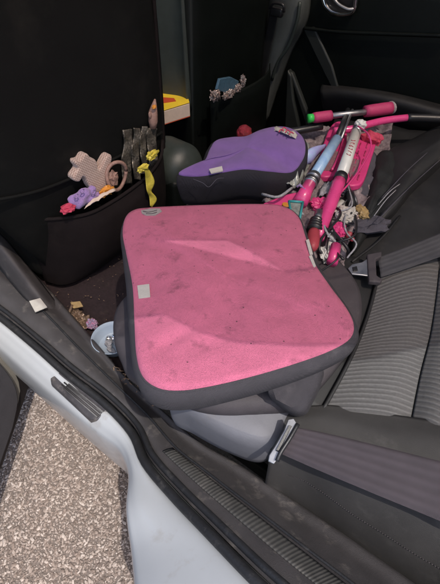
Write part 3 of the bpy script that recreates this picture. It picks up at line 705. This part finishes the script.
# ------------------------------------------------------------------ cloth under the scooters
rows = []
rr = random.Random(11)
for j, y in enumerate((128, 148, 170, 192, 215, 238, 262, 285)):
    a = (290, 285, 275, 262, 270, 290, 300, 310)[j]; b = (392, 390, 384, 372, 360, 350, 345, 345)[j]
    rows.append([P(a + (b - a) * k / 6, y + rr.uniform(-2, 2), .622 + rr.uniform(-.008, .014)) for k in range(7)])
bl = patch('blanket', rows, M['blanket'], None, nu=8, nv=8, thick=.006, wob=.022, wsc=26)
tag(bl, 'crumpled mauve grey patterned blanket spread under the pink scooters', 'blanket')
gc = patch('cardigan', [[P(360, 150, .625), P(372, 152, .63), P(382, 160, .62)], [P(356, 172, .625), P(368, 172, .632), P(378, 180, .62)], [P(350, 192, .62), P(360, 192, .628), P(370, 200, .61)]], M['greycloth'], None, nu=6, nv=6, thick=.008, wob=.012, wsc=40)
tag(gc, 'folded slate grey cardigan right of the perforated scooter deck', 'clothing')

# ------------------------------------------------------------------ scooters
def lerp(a, b, t): return V(a).lerp(V(b), t)
s1 = thing('scooter', 'folded pink scooter with light blue stem and green ended handlebar', 'scooter', P(330, 170, .62), 'folded scooters on the rear bench')
T1 = P(348, 110, .70); T2 = P(337, 139, .685); T3 = P(313, 178, .675); T4 = P(300, 203, .66)
tube('stem_upper', [T1, T2], .0075, M['blkplas'], s1, 14)
tube('stem_upper', [T1 + V((.012, .004, .002)), T2 + V((.010, .004, .002))], .004, M['steel'], s1, 12)
tube('stem_tube', [T2, T3], .0135, M['blue'], s1, 18)
cl = tube('clamp', [lerp(T3, T2, .06), lerp(T3, T4, .22)], .0165, M['steel'], s1, 18)
for k in (.0, .12, .22): tube('clamp_ring', [lerp(T3, T4, k - .02), lerp(T3, T4, k + .03)], .0185, M['blkplas'] if k == .12 else M['steel'], cl, 18)
tube('fork', [lerp(T3, T4, .25), T4], [.015, .018], M['ppink2'], s1, 18)
prism('fender', [P(302, 190, .655), P(312, 196, .65), P(300, 210, .64), P(278, 208, .635), P(262, 203, .635), P(285, 194, .65)], (0, 0, -.02), M['ppink'], s1, .005)
prism('orange_disc', [P(286, 204, .66) + V((math.cos(a) * .010, math.sin(a) * .008, 0)) for a in [i * math.pi / 6 for i in range(12)]], (0, 0, -.012), M['orange'], s1, .002)
bar = tube('handlebar', [P(316, 117.5, .70), P(388, 109.5, .70)], .0085, M['steel'], s1, 14)
for (a, b) in (((313, 118), (331, 115.5)), ((365, 111.5), (391, 108))):
    gr = tube('grip', spl([P(*a, .70), P(*b, .70)], 6), [.0135, .015, .015, .015, .015, .015, .0145] if a[0] < 340 else [.016, .017, .0175, .0175, .018, .018, .0178], M['grip'], s1, 14)
tube('grip_edge', [P(391, 107.8, .70), P(391.8, 107.5, .70)], .0185, M['badge'], s1, 14)
tube('bar_end', [P(308, 118.5, .70), P(313, 118, .70)], .012, M['green'], s1, 14)
def deck(name, pts, z, parent, holes=None):
    o = prism(name, spl([P(x, y, z) for x, y in pts], 3, True), (0, 0, -.018), M['ppink'], parent, .004)
    return o
dk = deck('deck', ((330, 127), (338, 121), (346, 124), (347, 140), (342, 160), (336, 174), (322, 176), (317, 168), (323, 145)), .645, s1)
tube('deck_rail', [P(343, 128, .652), P(343, 142, .652), P(337, 160, .652), (P(332, 170, .652))], .004, M['ppink2'], dk, 8, 5)
prism('grip_tape', [P(334, 150, .6475), P(340, 152, .6475), P(334, 170, .6475), P(324, 170, .6475), P(327, 156, .6475)], (0, 0, -.004), M['gripdeck'], dk, .001)

s2 = thing('scooter', 'folded pink scooter with white stem and long black right grip', 'scooter', P(350, 170, .62), 'folded scooters on the rear bench')
U1 = P(359, 124, .695); U2 = P(356, 133, .69); U3 = P(341, 177, .68); U4 = P(318, 238, .655)
hd = tube('headset', [U1, U2], .013, M['steel'], s2, 14)
crumple('quick_release', P(361, 124, .705), (.016, .013, .012), M['white'], hd, .3, 4)
tube('stem_tube', [U2, U3], .0145, M['white'], s2, 18)
# short painted marks down the white stem (worn lettering)
axs = (U3 - U2).normalized(); toc = (EYE - U2).normalized(); sd = axs.cross(toc).normalized(); nn = sd.cross(axs).normalized()
if nn.dot(toc) < 0: nn = -nn
gm_ = []
rl = random.Random(9)
for k in range(6):
    c0 = lerp(U2, U3, .30 + k * .065) + nn * .0144
    pts = [c0 + sd * (.0055 * math.cos(t * 1.3 + k * 1.7)) + axs * (.0028 * math.sin(t * 1.9 + k)) for t in range(5)]
    gm_.append(tube_geo(spl(pts, 4), .0009, 6))
geo_obj('worn_lettering', join_geo(gm_), M['redgrip'], s2)
tube('clamp', [lerp(U3, U4, -.02), lerp(U3, U4, .07)], .017, M['blkplas'], s2, 18)
tube('fork', spl([lerp(U3, U4, .07), lerp(U3, U4, .5), U4], 4), [.0155] * 5 + [.014] * 4, M['ppink2'], s2, 18)
tube('handlebar', spl([P(334, 131, .68), P(343, 130, .683), P(352, 129, .685), P(362, 126, .69), P(385, 120.5, .69), P(409, 117.5, .69)], 4), .0100, M['ppink2'], s2, 14)
tube('grip', spl([P(407, 117.7, .69), P(425, 118, .69), P(448, 119, .69)], 5), [.010] + [.0115] * 10, M['blkplas'], s2, 14)
tube('grip', spl([P(276, 133, .66), P(296, 131, .665), P(322, 126, .67)], 5), [.008] + [.011] * 10, M['blkplas'], s2, 14)
d2 = deck('deck', ((358, 137), (366, 133), (375, 134), (377, 140), (371, 160), (364, 180), (356, 185), (346, 182), (349, 160), (354, 146)), .65, s2)
for i in range(5):
    for j in range(2):
        tube('deck_rib', [P(361 - i * 2.2 + j * 7, 143 + i * 8, .6515), P(359.5 - i * 2.2 + j * 7, 148 + i * 8, .6515)], .0018, M['grip'], d2, 6)
prism('grip_tape', [P(352, 158, .6525), P(360, 160, .6525), P(357, 174, .6525), P(350, 177, .6525), P(348, 168, .6525)], (0, 0, -.004), M['gripdeck'], d2, .001)
tube('rear_frame', spl([P(341, 203, .64), P(336, 222, .64), P(330, 246, .64), P(328, 262, .635)], 4), .011, M['white'], s2, 14)
tube('rear_peg', [P(336, 246, .655), P(332, 263, .65)], .012, M['ppink2'], s2, 14)
tube('brake_cable', [P(358, 126, .71), P(368, 134, .715), P(371, 147, .70), P(364, 163, .69), P(352, 180, .68), P(338, 196, .67), P(322, 214, .665)], .0022, M['ppink'], s2, 8, 8)
# wheels of both scooters among the clutter
def wheel(px, py, z, parent, ax, r=.032):
    c = P(px, py, z); ax = V(ax).normalized()
    w = tube('wheel', [c - ax * .011, c - ax * .006, c + ax * .006, c + ax * .011], [r * .8, r, r, r * .8], M['blkplas'], parent, 22)
    tube('hub', [c - ax * .013, c + ax * .013], r * .45, M['steel'], w, 14)
wheel(352, 202, .62, s2, (.8, .5, .5)); wheel(346, 226, .61, s1, (.6, .5, .6), .026)

# ------------------------------------------------------------------ clutter among the scooters
hk = thing('skipping_rope', 'skipping rope handle with red end and black ribbed collar', 'skipping rope', P(314, 235, .63))
a, b = P(312, 250, .665), P(314, 232, .665)
tube('handle', spl([a, lerp(a, b, .5), b], 4), [.006, .0115, .0135, .014, .0145, .0145, .014, .0135, .013], M['redgrip'], hk, 16)
for k in range(4):
    c0 = lerp(b, P(317, 218, .665), .1 + .2 * k); c1 = lerp(b, P(317, 218, .665), .2 + .2 * k); tube('collar', [c0, c1], .018 - .001 * k, M['blkplas'], hk, 16)
tube('ferrule', [P(317, 222, .668), P(319, 212, .668)], .010, M['steel'], hk, 14)
tube('rope', [P(319, 213, .665), P(326, 216, .66), P(334, 232, .66), P(346, 246, .65), P(350, 255, .63)], .0038, M['blkplas'], hk, 8, 8)
tf = thing('toy_mirror', 'small toy mirror with teal frame at pink booster corner', 'toy', P(296, 212, .66))
tp = [P(289, 201, .70), P(303, 202, .70), P(299, 223, .695), P(292, 219, .695)]
geo_obj('frame', join_geo([tube_geo([tp[i], tp[(i + 1) % 4]], .0028, 8) for i in range(4)]), M['teal'], tf)
prism('pane', [q + V((0, 0, -.003)) for q in tp], (0, 0, -.003), M['mirror'], tf, 0)
crumple('shell', P(296, 212, .68), (.016, .012, .012), M['bits'], tf, .6, 7)
rc_ = random.Random(5)
cab = []
for k in range(9):
    x0, y0 = rc_.uniform(325, 350), rc_.uniform(182, 215); pts = []
    for j in range(5):
        pts.append(P(x0 + rc_.uniform(-12, 16), y0 + j * 13 + rc_.uniform(-8, 8), .64 + rc_.uniform(0, .03)))
    cab.append(tube_geo(spl(pts, 6), .0020 if k % 3 else .003, 6))
tag(geo_obj('cable_tangle', join_geo(cab[:6]), M['blkplas']), 'tangle of thin black cables beneath the white scooter stem', 'cable')
tag(geo_obj('string', join_geo(cab[6:]), M['bits']), 'loose pale grey string tangled with black cables', 'string')
tag(crumple('sponge', P(362, 212, .64), (.014, .024, .010), M['khaki'], None, .4, 3, ax=(1, 1, 0)), 'small tan yellow sponge right of the black cables', 'sponge')
tag(crumple('sock', P(366, 225, .62), (.03, .05, .014), M['greycloth'], None, .5, 9, ax=(1, -1, 0)), 'dark grey sock against the black seat cushion', 'sock')
bead = blob('bead', [(P(349, 235, .65), (.009, .009, .009)), (P(352, 239, .65), (.006, .006, .006))], M['redgrip']); tag(bead, 'pair of small dull red beads among the cables', 'bead')
jk = pillow('jacket', [P(376, 158, .625), P(392, 150, .63), P(400, 165, .63), P(392, 190, .63), P(380, 212, .625), P(368, 230, .62), P(356, 246, .61), P(354, 236, .61), P(364, 205, .61), (P(370, 180, .615))], M['jacket'], None, crown=.022, wob=.016, wsc=17, drop=.02)
tag(jk, 'black jacket crumpled between the scooters and black cushion', 'jacket')
ws = []
for (p, q) in (((378, 205), (400, 184)), ((374, 216), (396, 190)), ((382, 198), (428, 152)), ((376, 222), (440, 160))):
    ws.append(tube_geo(spl([P(*p, .66), P((p[0] + q[0]) / 2 + 1, (p[1] + q[1]) / 2 - 3, .675), P(*q, .665)], 6), .0011, 6))
tag(geo_obj('wire', join_geo(ws[:2]), M['bits']), 'two short pale wires sticking up beside the black jacket', 'wire')
tag(geo_obj('thread', join_geo(ws[2:]), M['greycloth']), 'long thin grey threads stretched over the black cushion', 'thread')
tag(crumple('red_cloth', P(372, 138, .66), (.03, .016, .018), M['rose'], None, .4, 21), 'crumpled red cloth behind the perforated pink deck', 'cloth')
tag(geo_obj('plastic_spoon', join_geo([tube_geo(spl([P(303, 166, .655), P(308, 158, .672), P(316, 151, .672), P(325, 146, .66)], 5), [.006, .008, .012, .016, .019, .021, .021, .020, .018, .016, .014, .012, .010, .008, .007, .006], 12, sx=.6)]), M['lav']),
    'lavender and blue plastic scoop left of the blue stem', 'scoop')
w = thing('sweet_wrapper', 'white and red sweet wrapper on the purple booster edge', 'wrapper', P(284, 130, .72))
wp = patch('wrapper_sheet', [[P(272, 127, .722), P(282, 127, .728), P(291, 131, .726), P(298, 134, .722)], [P(273, 130, .728), P(282, 132, .732), P(290, 135.5, .730), P(296, 138, .722)]], M['label'], w, nu=7, nv=5, thick=.001, wob=.006, wsc=70)
for k, (x, y) in enumerate(((284, 128.5), (287.5, 131), (291, 133), (281, 130.5))):
    tube('red_print', [P(x - 2, y + 1.5, .738), P(x, y - 1, .738), P(x + 2.5, y + .5, .738)], .0016, M['rose'], w, 6, 4)
tag(patch('plastic_bag', [[P(296, 150, .64), P(306, 148, .66), P(316, 152, .65)], [P(290, 168, .64), P(300, 166, .67), P(308, 170, .65)], [P(278, 184, .64), P(288, 184, .665), P(300, 188, .65)]], M['mirror'], None, nu=8, nv=8, thick=.001, wob=.03, wsc=55), 'crinkled cloudy plastic bag between purple booster and blue stem', 'plastic bag')
tag(patch('magazine_page', [[P(322, 184, .65), P(330, 180, .655), P(338, 182, .65)], [P(318, 196, .65), P(326, 194, .66), P(334, 198, .65)]], M['bits'], None, nu=6, nv=6, thick=.001, wob=.02, wsc=50), 'creased grey page under the pink fork of the white scooter', 'page')
tag(crumple('pink_sock', P(338, 230, .655), (.014, .024, .010), M['ppink'], None, .5, 61, ax=(1, 1, 0), sub=4), 'balled pink sock beside the red skipping rope handle', 'sock')
tag(crumple('foil_scrap', P(352, 216, .65), (.014, .012, .008), M['silverfoil'], None, .5, 63, sub=4), 'silver foil scrap touching the tan sponge', 'foil scrap')
tag(crumple('white_sock', P(326, 255, .645), (.012, .022, .010), M['white'], None, .5, 67, ax=(1, 1, 0), sub=4), 'balled white sock at the lower end of the clutter', 'sock')
tag(patch('ribbon_bow', [[P(296, 186, .67), P(303, 190, .675), P(308, 197, .67)], [P(299, 184, .67), P(306, 187, .68), P(311, 194, .67)]], M['lilac'], None, nu=5, nv=4, thick=.002, wob=.01, wsc=60), 'lilac ribbon scrap left of the blue stem clamp', 'ribbon')
tag(crumple('tissue', P(346, 214, .655), (.022, .028, .010), M['label'], None, .5, 31, sub=4), 'crumpled white tissue right of the lower pink fork', 'tissue')
tag(crumple('doll_dress', P(322, 205, .645), (.026, .022, .012), M['ppink'], None, .5, 37, sub=4), 'crumpled hot pink doll dress between the two scooter stems', 'doll dress')
tag(crumple('paper_ball', P(333, 196, .65), (.016, .014, .010), M['wrapred'], None, .5, 41, sub=4), 'white and red paper ball between the two scooter stems', 'paper ball')
tag(crumple('glove', P(343, 190, .64), (.022, .016, .010), M['greycloth'], None, .5, 43, sub=4), 'small dark grey glove just below the white stem', 'glove')
tag(crumple('scarf', P(284, 178, .63), (.05, .02, .012), M['blanket'], None, .8, 47, ax=(1, .3, 0), sub=4), 'mauve scarf bunched beneath the right end of the purple booster', 'scarf')
tag(crumple('pine_cone', P(266, 187, .63), (.016, .012, .010), M['rose'], None, .4, 13), 'small pink rag in the gap below the purple booster', 'rag')
tag(tube('toy_stick', [P(262, 194, .655), P(278, 197, .665), P(292, 188, .66)], .0035, M['bits'], None, 8, 4), 'thin grey stick between the purple and pink boosters', 'stick')
tag(crumple('cloth_bundle', P(236, 133, .70) + V((0, .04, -.02)), (.022, .022, .026), M['red'], None, .12, 4), 'dark red cloth bundle behind the purple booster', 'bundle')

# ------------------------------------------------------------------ book and foil bag further in
bk = thing('book', 'thick book with yellow and red cover on the console', 'book', P(178, 118, .58))
c1, c2, c3, c4 = P(160, 94, .64), P(189, 99, .64), P(190.5, 106, .64), P(160, 112, .64)
bt = [P(150, 91, .64), P(188, 98, .64), P(189.5, 103, .64), P(160, 112, .64)]
prism('pages', [q + V((0, 0, -.002)) for q in bt], (0, 0, -.042), M['paperw'], bk, .001)
prism('cover', bt, (0, 0, .003), M['coveryel'], bk, .001)
prism('cover', [q + V((0, 0, -.044)) for q in bt], (0, 0, -.003), M['coverred'], bk, .001)
prism('cover_print', [P(160, 97, .6445), P(174, 98, .6445), P(176, 101, .6445), P(162, 103, .6445)], (0, 0, -.001), M['coverred'], bk, 0)
def QF(px, py, d=0): return PX(px, py, XF + .045 + d)
fb_ = thing('snack_packet', 'crumpled silver and blue snack packet behind the far front seat', 'snack packet', QF(226, 92))
prism('packet_front', [QF(217, 90), QF(220, 79), QF(231, 77), QF(239, 81), QF(238, 90), QF(226, 93)], (-.01, 0, 0), M['bluefoil'], fb_, .002)
for (x, y, sx_, sz_, sd) in ((215, 96, .022, .020, 2), (229, 94, .034, .014, 5), (238, 88, .016, .014, 8), (243, 81, .007, .024, 11)):
    crumple('foil', QF(x, y, .006), (.010, sx_ * .9, sz_ * .8), M['silverfoil'], fb_, .5, sd, sub=4)
for (p0, p1) in (((210, 90), (214, 97)), ((214, 90), (217, 99)), ((219, 91), (220, 100)), ((224, 92), (224, 99))):
    tube('foil_fold', [QF(*p0, .02), QF((p0[0] + p1[0]) / 2, (p0[1] + p1[1]) / 2, .026), QF(*p1, .02)], .0022, M['silverfoil'], fb_, 6, 4)

# ------------------------------------------------------------------ things in the front seat's map pocket
XP = -.885
def Q(px, py, d=0): return PX(px, py, XP + d)
po = [Q(x, y, .004) for x, y in ((76, 161), (81, 160), (84, 155), (88, 154), (91, 158), (96, 160), (98, 166), (98.5, 171), (102, 166), (106.5, 157.5), (110.5, 154.5), (112.5, 158), (110, 168), (108.5, 175), (113.5, 184), (106, 192), (96, 193), (90, 187), (86, 178), (83, 177), (80, 182), (74.5, 181), (74, 176), (79, 169), (76, 165))]
plush = link('plush_toy', recalc(mesh('plush_toy', *prism_geo(spl(po, 3, True), (-.026, 0, 0)))), M['beige'])
rm = plush.modifiers.new('rm', 'REMESH'); rm.mode = 'VOXEL'; rm.voxel_size = .0022; rm.use_smooth_shade = True
sm = plush.modifiers.new('sm', 'SMOOTH'); sm.iterations = 14; sm.factor = .7
tag(plush, 'beige knitted plush animal poking out of the map pocket', 'plush toy')
lil = thing('plush_toy', 'small lilac plush toy in the left end of the pocket', 'plush toy', Q(80, 200, .01))
blob('body', [(Q(78, 201, .012), (.018, .022, .020)), (Q(84, 194, .012), (.014, .018, .016)), (Q(90, 199, .014), (.014, .02, .014)), (Q(73, 200, .012), (.012, .014, .014)), (Q(92, 190, .01), (.010, .012, .014)), (Q(97, 196, .012), (.01, .012, .012))], M['lilac'], lil, wob=.25, vox=.004)
for (x, y) in ((82, 191), (93, 192), (76, 196)):
    cq = Q(x, y, .03); tube('eyelet', [cq + V((0, math.cos(t) * .006, math.sin(t) * .006)) for t in [i * .7 for i in range(10)]], .0015, M['lilac'], lil, 6)
tag(crumple('pink_cloth', Q(68, 208, .015), (.014, .02, .010), M['rose'], None, .4, 6), 'rose red scrap at the left corner of the pocket', 'cloth')
tag(crumple('sweet', Q(106, 191, .02), (.010, .022, .010), M['orange'], None, .7, 8), 'orange crinkled sweet below the beige plush animal', 'sweet')
pg = patch('paper_sheet', [[Q(84, 209, .035), Q(94, 202, .038), Q(105, 196, .04), Q(116, 190, .04)], [Q(88, 203, .030), Q(96, 197, .030), Q(106, 192, .034), Q(114, 187, .034)]], M['paperw'], None, nu=5, nv=4, thick=.001, wob=.006, wsc=50)
tag(pg, 'folded cream paper along the pocket rim under the toys', 'paper')
rg = thing('hair_band', 'brown fuzzy hair band loop beside the beige plush animal', 'hair band', Q(116, 176))
cq = Q(117, 176, .012)
tube('band', [cq + V((math.sin(t * 2) * .004, math.cos(t) * .033, math.sin(t) * .040)) for t in [i * 2 * math.pi / 24 for i in range(25)]], .005, M['skinfig'], rg, 8)
crumple('bow', Q(113, 178, .01), (.008, .016, .02), M['skinfig'], rg, .5, 4)
# dark patterned chocolate-box trays
for k, (x0, x1, yt, yb) in enumerate(((123, 132, 130, 176), (133, 140, 129, 172), (141, 147, 127, 166), (148, 157, 128, 163))):
    cx_ = (x0 + x1) / 2; hw = (x1 - x0) / 2 * 1.0; A = []; B = []
    for j in range(9):
        yy = yt + (yb + 8 - yt) * j / 8; tw_ = .006 * math.sin(j * 1.9 + k * 2); sh = 1.4 * math.sin(j * .9 + k)
        A.append(Q(cx_ - hw + sh, yy, -.004 + tw_)); B.append(Q(cx_ + hw + sh * .6, yy, -.006 - tw_))
    o = ribbon('foil_strip', A, B, M['tray'], None, n=4, thick=.003, wob=.004)
    tag(o, ('leftmost', 'second from left', 'third from left', 'rightmost')[k] + ' of the dark patterned foil strips standing in the pocket', 'foil strip', 'foil strips in the map pocket')
fg = thing('toy_figure', 'small brownish pink toy figure above the foil strips', 'toy figure', Q(153, 128))
tube('figure_body', [Q(153, 128, -.004), Q(153, 121, -.004), Q(153, 112, -.004), Q(154, 106, -.004), Q(155, 99, -.004)], [.009, .013, .012, .008, .002], M['skinfig'], fg, 14, 0)
for s in (-1, 1): blob('arm', [(Q(153 + s * 3, 115, -.002), (.004, .005, .010))], M['skinfig'], fg)
crumple('hat', Q(154, 107, .008), (.005, .007, .005), M['orange'], fg, .4, 1)
yw = thing('foil_wrapper', 'bright yellow foil wrapper strip hanging over the pocket edge', 'wrapper', Q(145, 180, .05))
yp = ((156, 153, 7), (148, 155, 6), (141, 167, 6), (147, 170, 6), (150, 180, 6), (149, 190, 5), (153, 198, 5), (151, 206, 3))
A = [Q(x - w_ * .75 + (j % 2) * 1.6, y, .060 + .008 * (j % 2)) for j, (x, y, w_) in enumerate(yp[2:])]
B = [Q(x + w_ * .75 - (j % 2) * 1.2, y + 1.5, .072 - .007 * (j % 2)) for j, (x, y, w_) in enumerate(yp[2:])]
ribbon('foil_strip', A, B, M['yellow'], yw, n=6, thick=.001, wob=.007)
crumple('foil_knot', Q(152, 155, .02), (.008, .022, .012), M['yellow'], yw, .5, 3)
crumple('foil_knot', Q(143, 168, .05), (.008, .018, .010), M['yellow'], yw, .5, 6)

# ------------------------------------------------------------------ footwell: bowl and litter
def lathe(profile, c, n=40):
    vs = []; fs = []
    for r, z in profile:
        for k in range(n): a = 2 * math.pi * k / n; vs.append((c.x + r * math.cos(a), c.y + r * math.sin(a), c.z + z))
    for i in range(len(profile) - 1):
        for k in range(n): a = i * n + k; b = i * n + (k + 1) % n; fs.append((a, b, b + n, a + n))
    fs.append(tuple(range(n))); fs.append(tuple((len(profile) - 1) * n + k for k in range(n)))
    return vs, fs
bc = P(112, 338, .375); bc.z = .338
bw = thing('bowl', 'pale blue plastic bowl with paper scraps on the footwell carpet', 'bowl', bc)
geo_obj('bowl_body', lathe([(.029, 0), (.037, .004), (.047, .030), (.051, .040), (.053, .041), (.0525, .038), (.0485, .034), (.042, .012), (.037, .008), (.001, .007)], bc), M['bowl'], bw)
for k in range(14):
    a = rc_.uniform(0, 6.3); r = rc_.uniform(0, .028)
    crumple('scrap', bc + V((math.cos(a) * r, math.sin(a) * r, .013 + rc_.uniform(0, .008))), (rc_.uniform(.004, .011), rc_.uniform(.003, .008), .004), M['bits'] if k % 3 else M['chrome'], bw, .7, k, sub=2)
gw = thing('crisp_packet', 'brown and gold crumpled packet on the footwell carpet', 'snack packet', P(76, 316, .31))
crumple('packet', P(76, 317, .345), (.026, .020, .016), M['gold'], gw, .5, 12, sub=4)
crumple('packet', P(85, 322, .345), (.018, .018, .014), M['gold'], gw, .5, 15, sub=4)
prism('packet_flap', [P(70, 302, .37), P(80, 301, .372), P(83, 306, .368), P(73, 308, .365)], (0, 0, -.004), M['khaki'], gw, .001)
tube('packet_fold', [P(72, 305, .368), P(68, 316, .36), P(66, 322, .355)], .004, M['gold'], gw, 6, 4)
tag(crumple('wrapper', P(92, 324, .35), (.016, .013, .012), M['foilblue'], None, .5, 17, sub=4), 'blue and pink foil wrapper touching the pale blue bowl', 'wrapper')
tw = []
for k in range(26):
    x, y = 112 + k * 1.25 + rc_.uniform(-4, 4), 366 + k * 1.0 + rc_.uniform(-4, 4); zz = .375 + rc_.uniform(0, .012)
    p0 = P(x, y, zz); an = rc_.uniform(0, 6.3); ln = rc_.uniform(.006, .022)
    tw.append(tube_geo(spl([p0, p0 + V((math.cos(an) * ln * .5, math.sin(an) * ln * .5, .005)), p0 + V((math.cos(an + .5) * ln, math.sin(an + .5) * ln, 0))], 3), .0011, 5))
t_ = geo_obj('dry_straw', join_geo(tw), M['twig']); t_['kind'] = 'stuff'; tag(t_, 'dry straw litter along the inner edge of the sill', 'litter')
lt2 = []
for k in range(150):
    x, y = rc_.uniform(35, 125), rc_.uniform(250, 372)
    p0 = P(x, y, .336); an = rc_.uniform(0, 6.3); ln = rc_.uniform(.0015, .006)
    if p0.y > .40: lt2.append(tube_geo([p0, p0 + V((math.cos(an) * ln, math.sin(an) * ln, .001))], rc_.uniform(.0005, .0011), 5))
t_ = geo_obj('carpet_crumbs', join_geo(lt2), M['twig']); t_['kind'] = 'stuff'; tag(t_, 'crumbs and lint scattered on the footwell carpet', 'litter')
tag(tube('bent_wire', [P(126, 362, .44), P(124, 356, .46), P(127, 350, .47), P(132, 349, .465), P(134, 354, .45)], .0012, M['twig'], None, 6, 6), 'thin bent straw loop standing beside the booster edge', 'straw')
lt = []
for k in range(60):
    x, y = rc_.uniform(150, 262), 0; y = 398 + (x - 150) * .42 + rc_.uniform(-9, 12); p0 = P(x, y, .405 + (x - 150) * .0003); an = rc_.uniform(0, 6.3); ln = rc_.uniform(.003, .012)
    lt.append(tube_geo([p0, p0 + V((math.cos(an) * ln, math.sin(an) * ln, .002))], rc_.uniform(.0008, .002), 5))
t_ = geo_obj('crumbs', join_geo(lt), M['twig']); t_['kind'] = 'stuff'; tag(t_, 'brown crumbs and grit on the trim below the boosters', 'litter')

# ------------------------------------------------------------------ light
sc = bpy.context.scene
w = bpy.data.worlds.new('World'); sc.world = w; w.use_nodes = True
nt = w.node_tree; bg = nt.nodes['Background']; sky = nt.nodes.new('ShaderNodeTexSky'); sky.sky_type = 'NISHITA'; sky.sun_disc = False
sky.sun_elevation = R(SE); sky.sun_rotation = R(SA); sky.air_density = 1.0; sky.dust_density = 2.5
nt.links.new(sky.outputs[0], bg.inputs[0]); bg.inputs[1].default_value = .15
sl = bpy.data.lights.new('sun', 'SUN'); sl.energy = 2.0; sl.angle = R(.6); sl.color = (1, .95, .88)
so = bpy.data.objects.new('sun', sl); C.objects.link(so)
so.rotation_euler = sd_.to_track_quat('Z', 'Y').to_euler(); so.location = sd_ * 5
sc.view_settings.view_transform = 'Standard'; sc.view_settings.look = 'None'; sc.view_settings.gamma = 1
sc.view_settings.use_curve_mapping = False; sc.view_settings.exposure = 0.7
sc.render.engine = 'CYCLES'
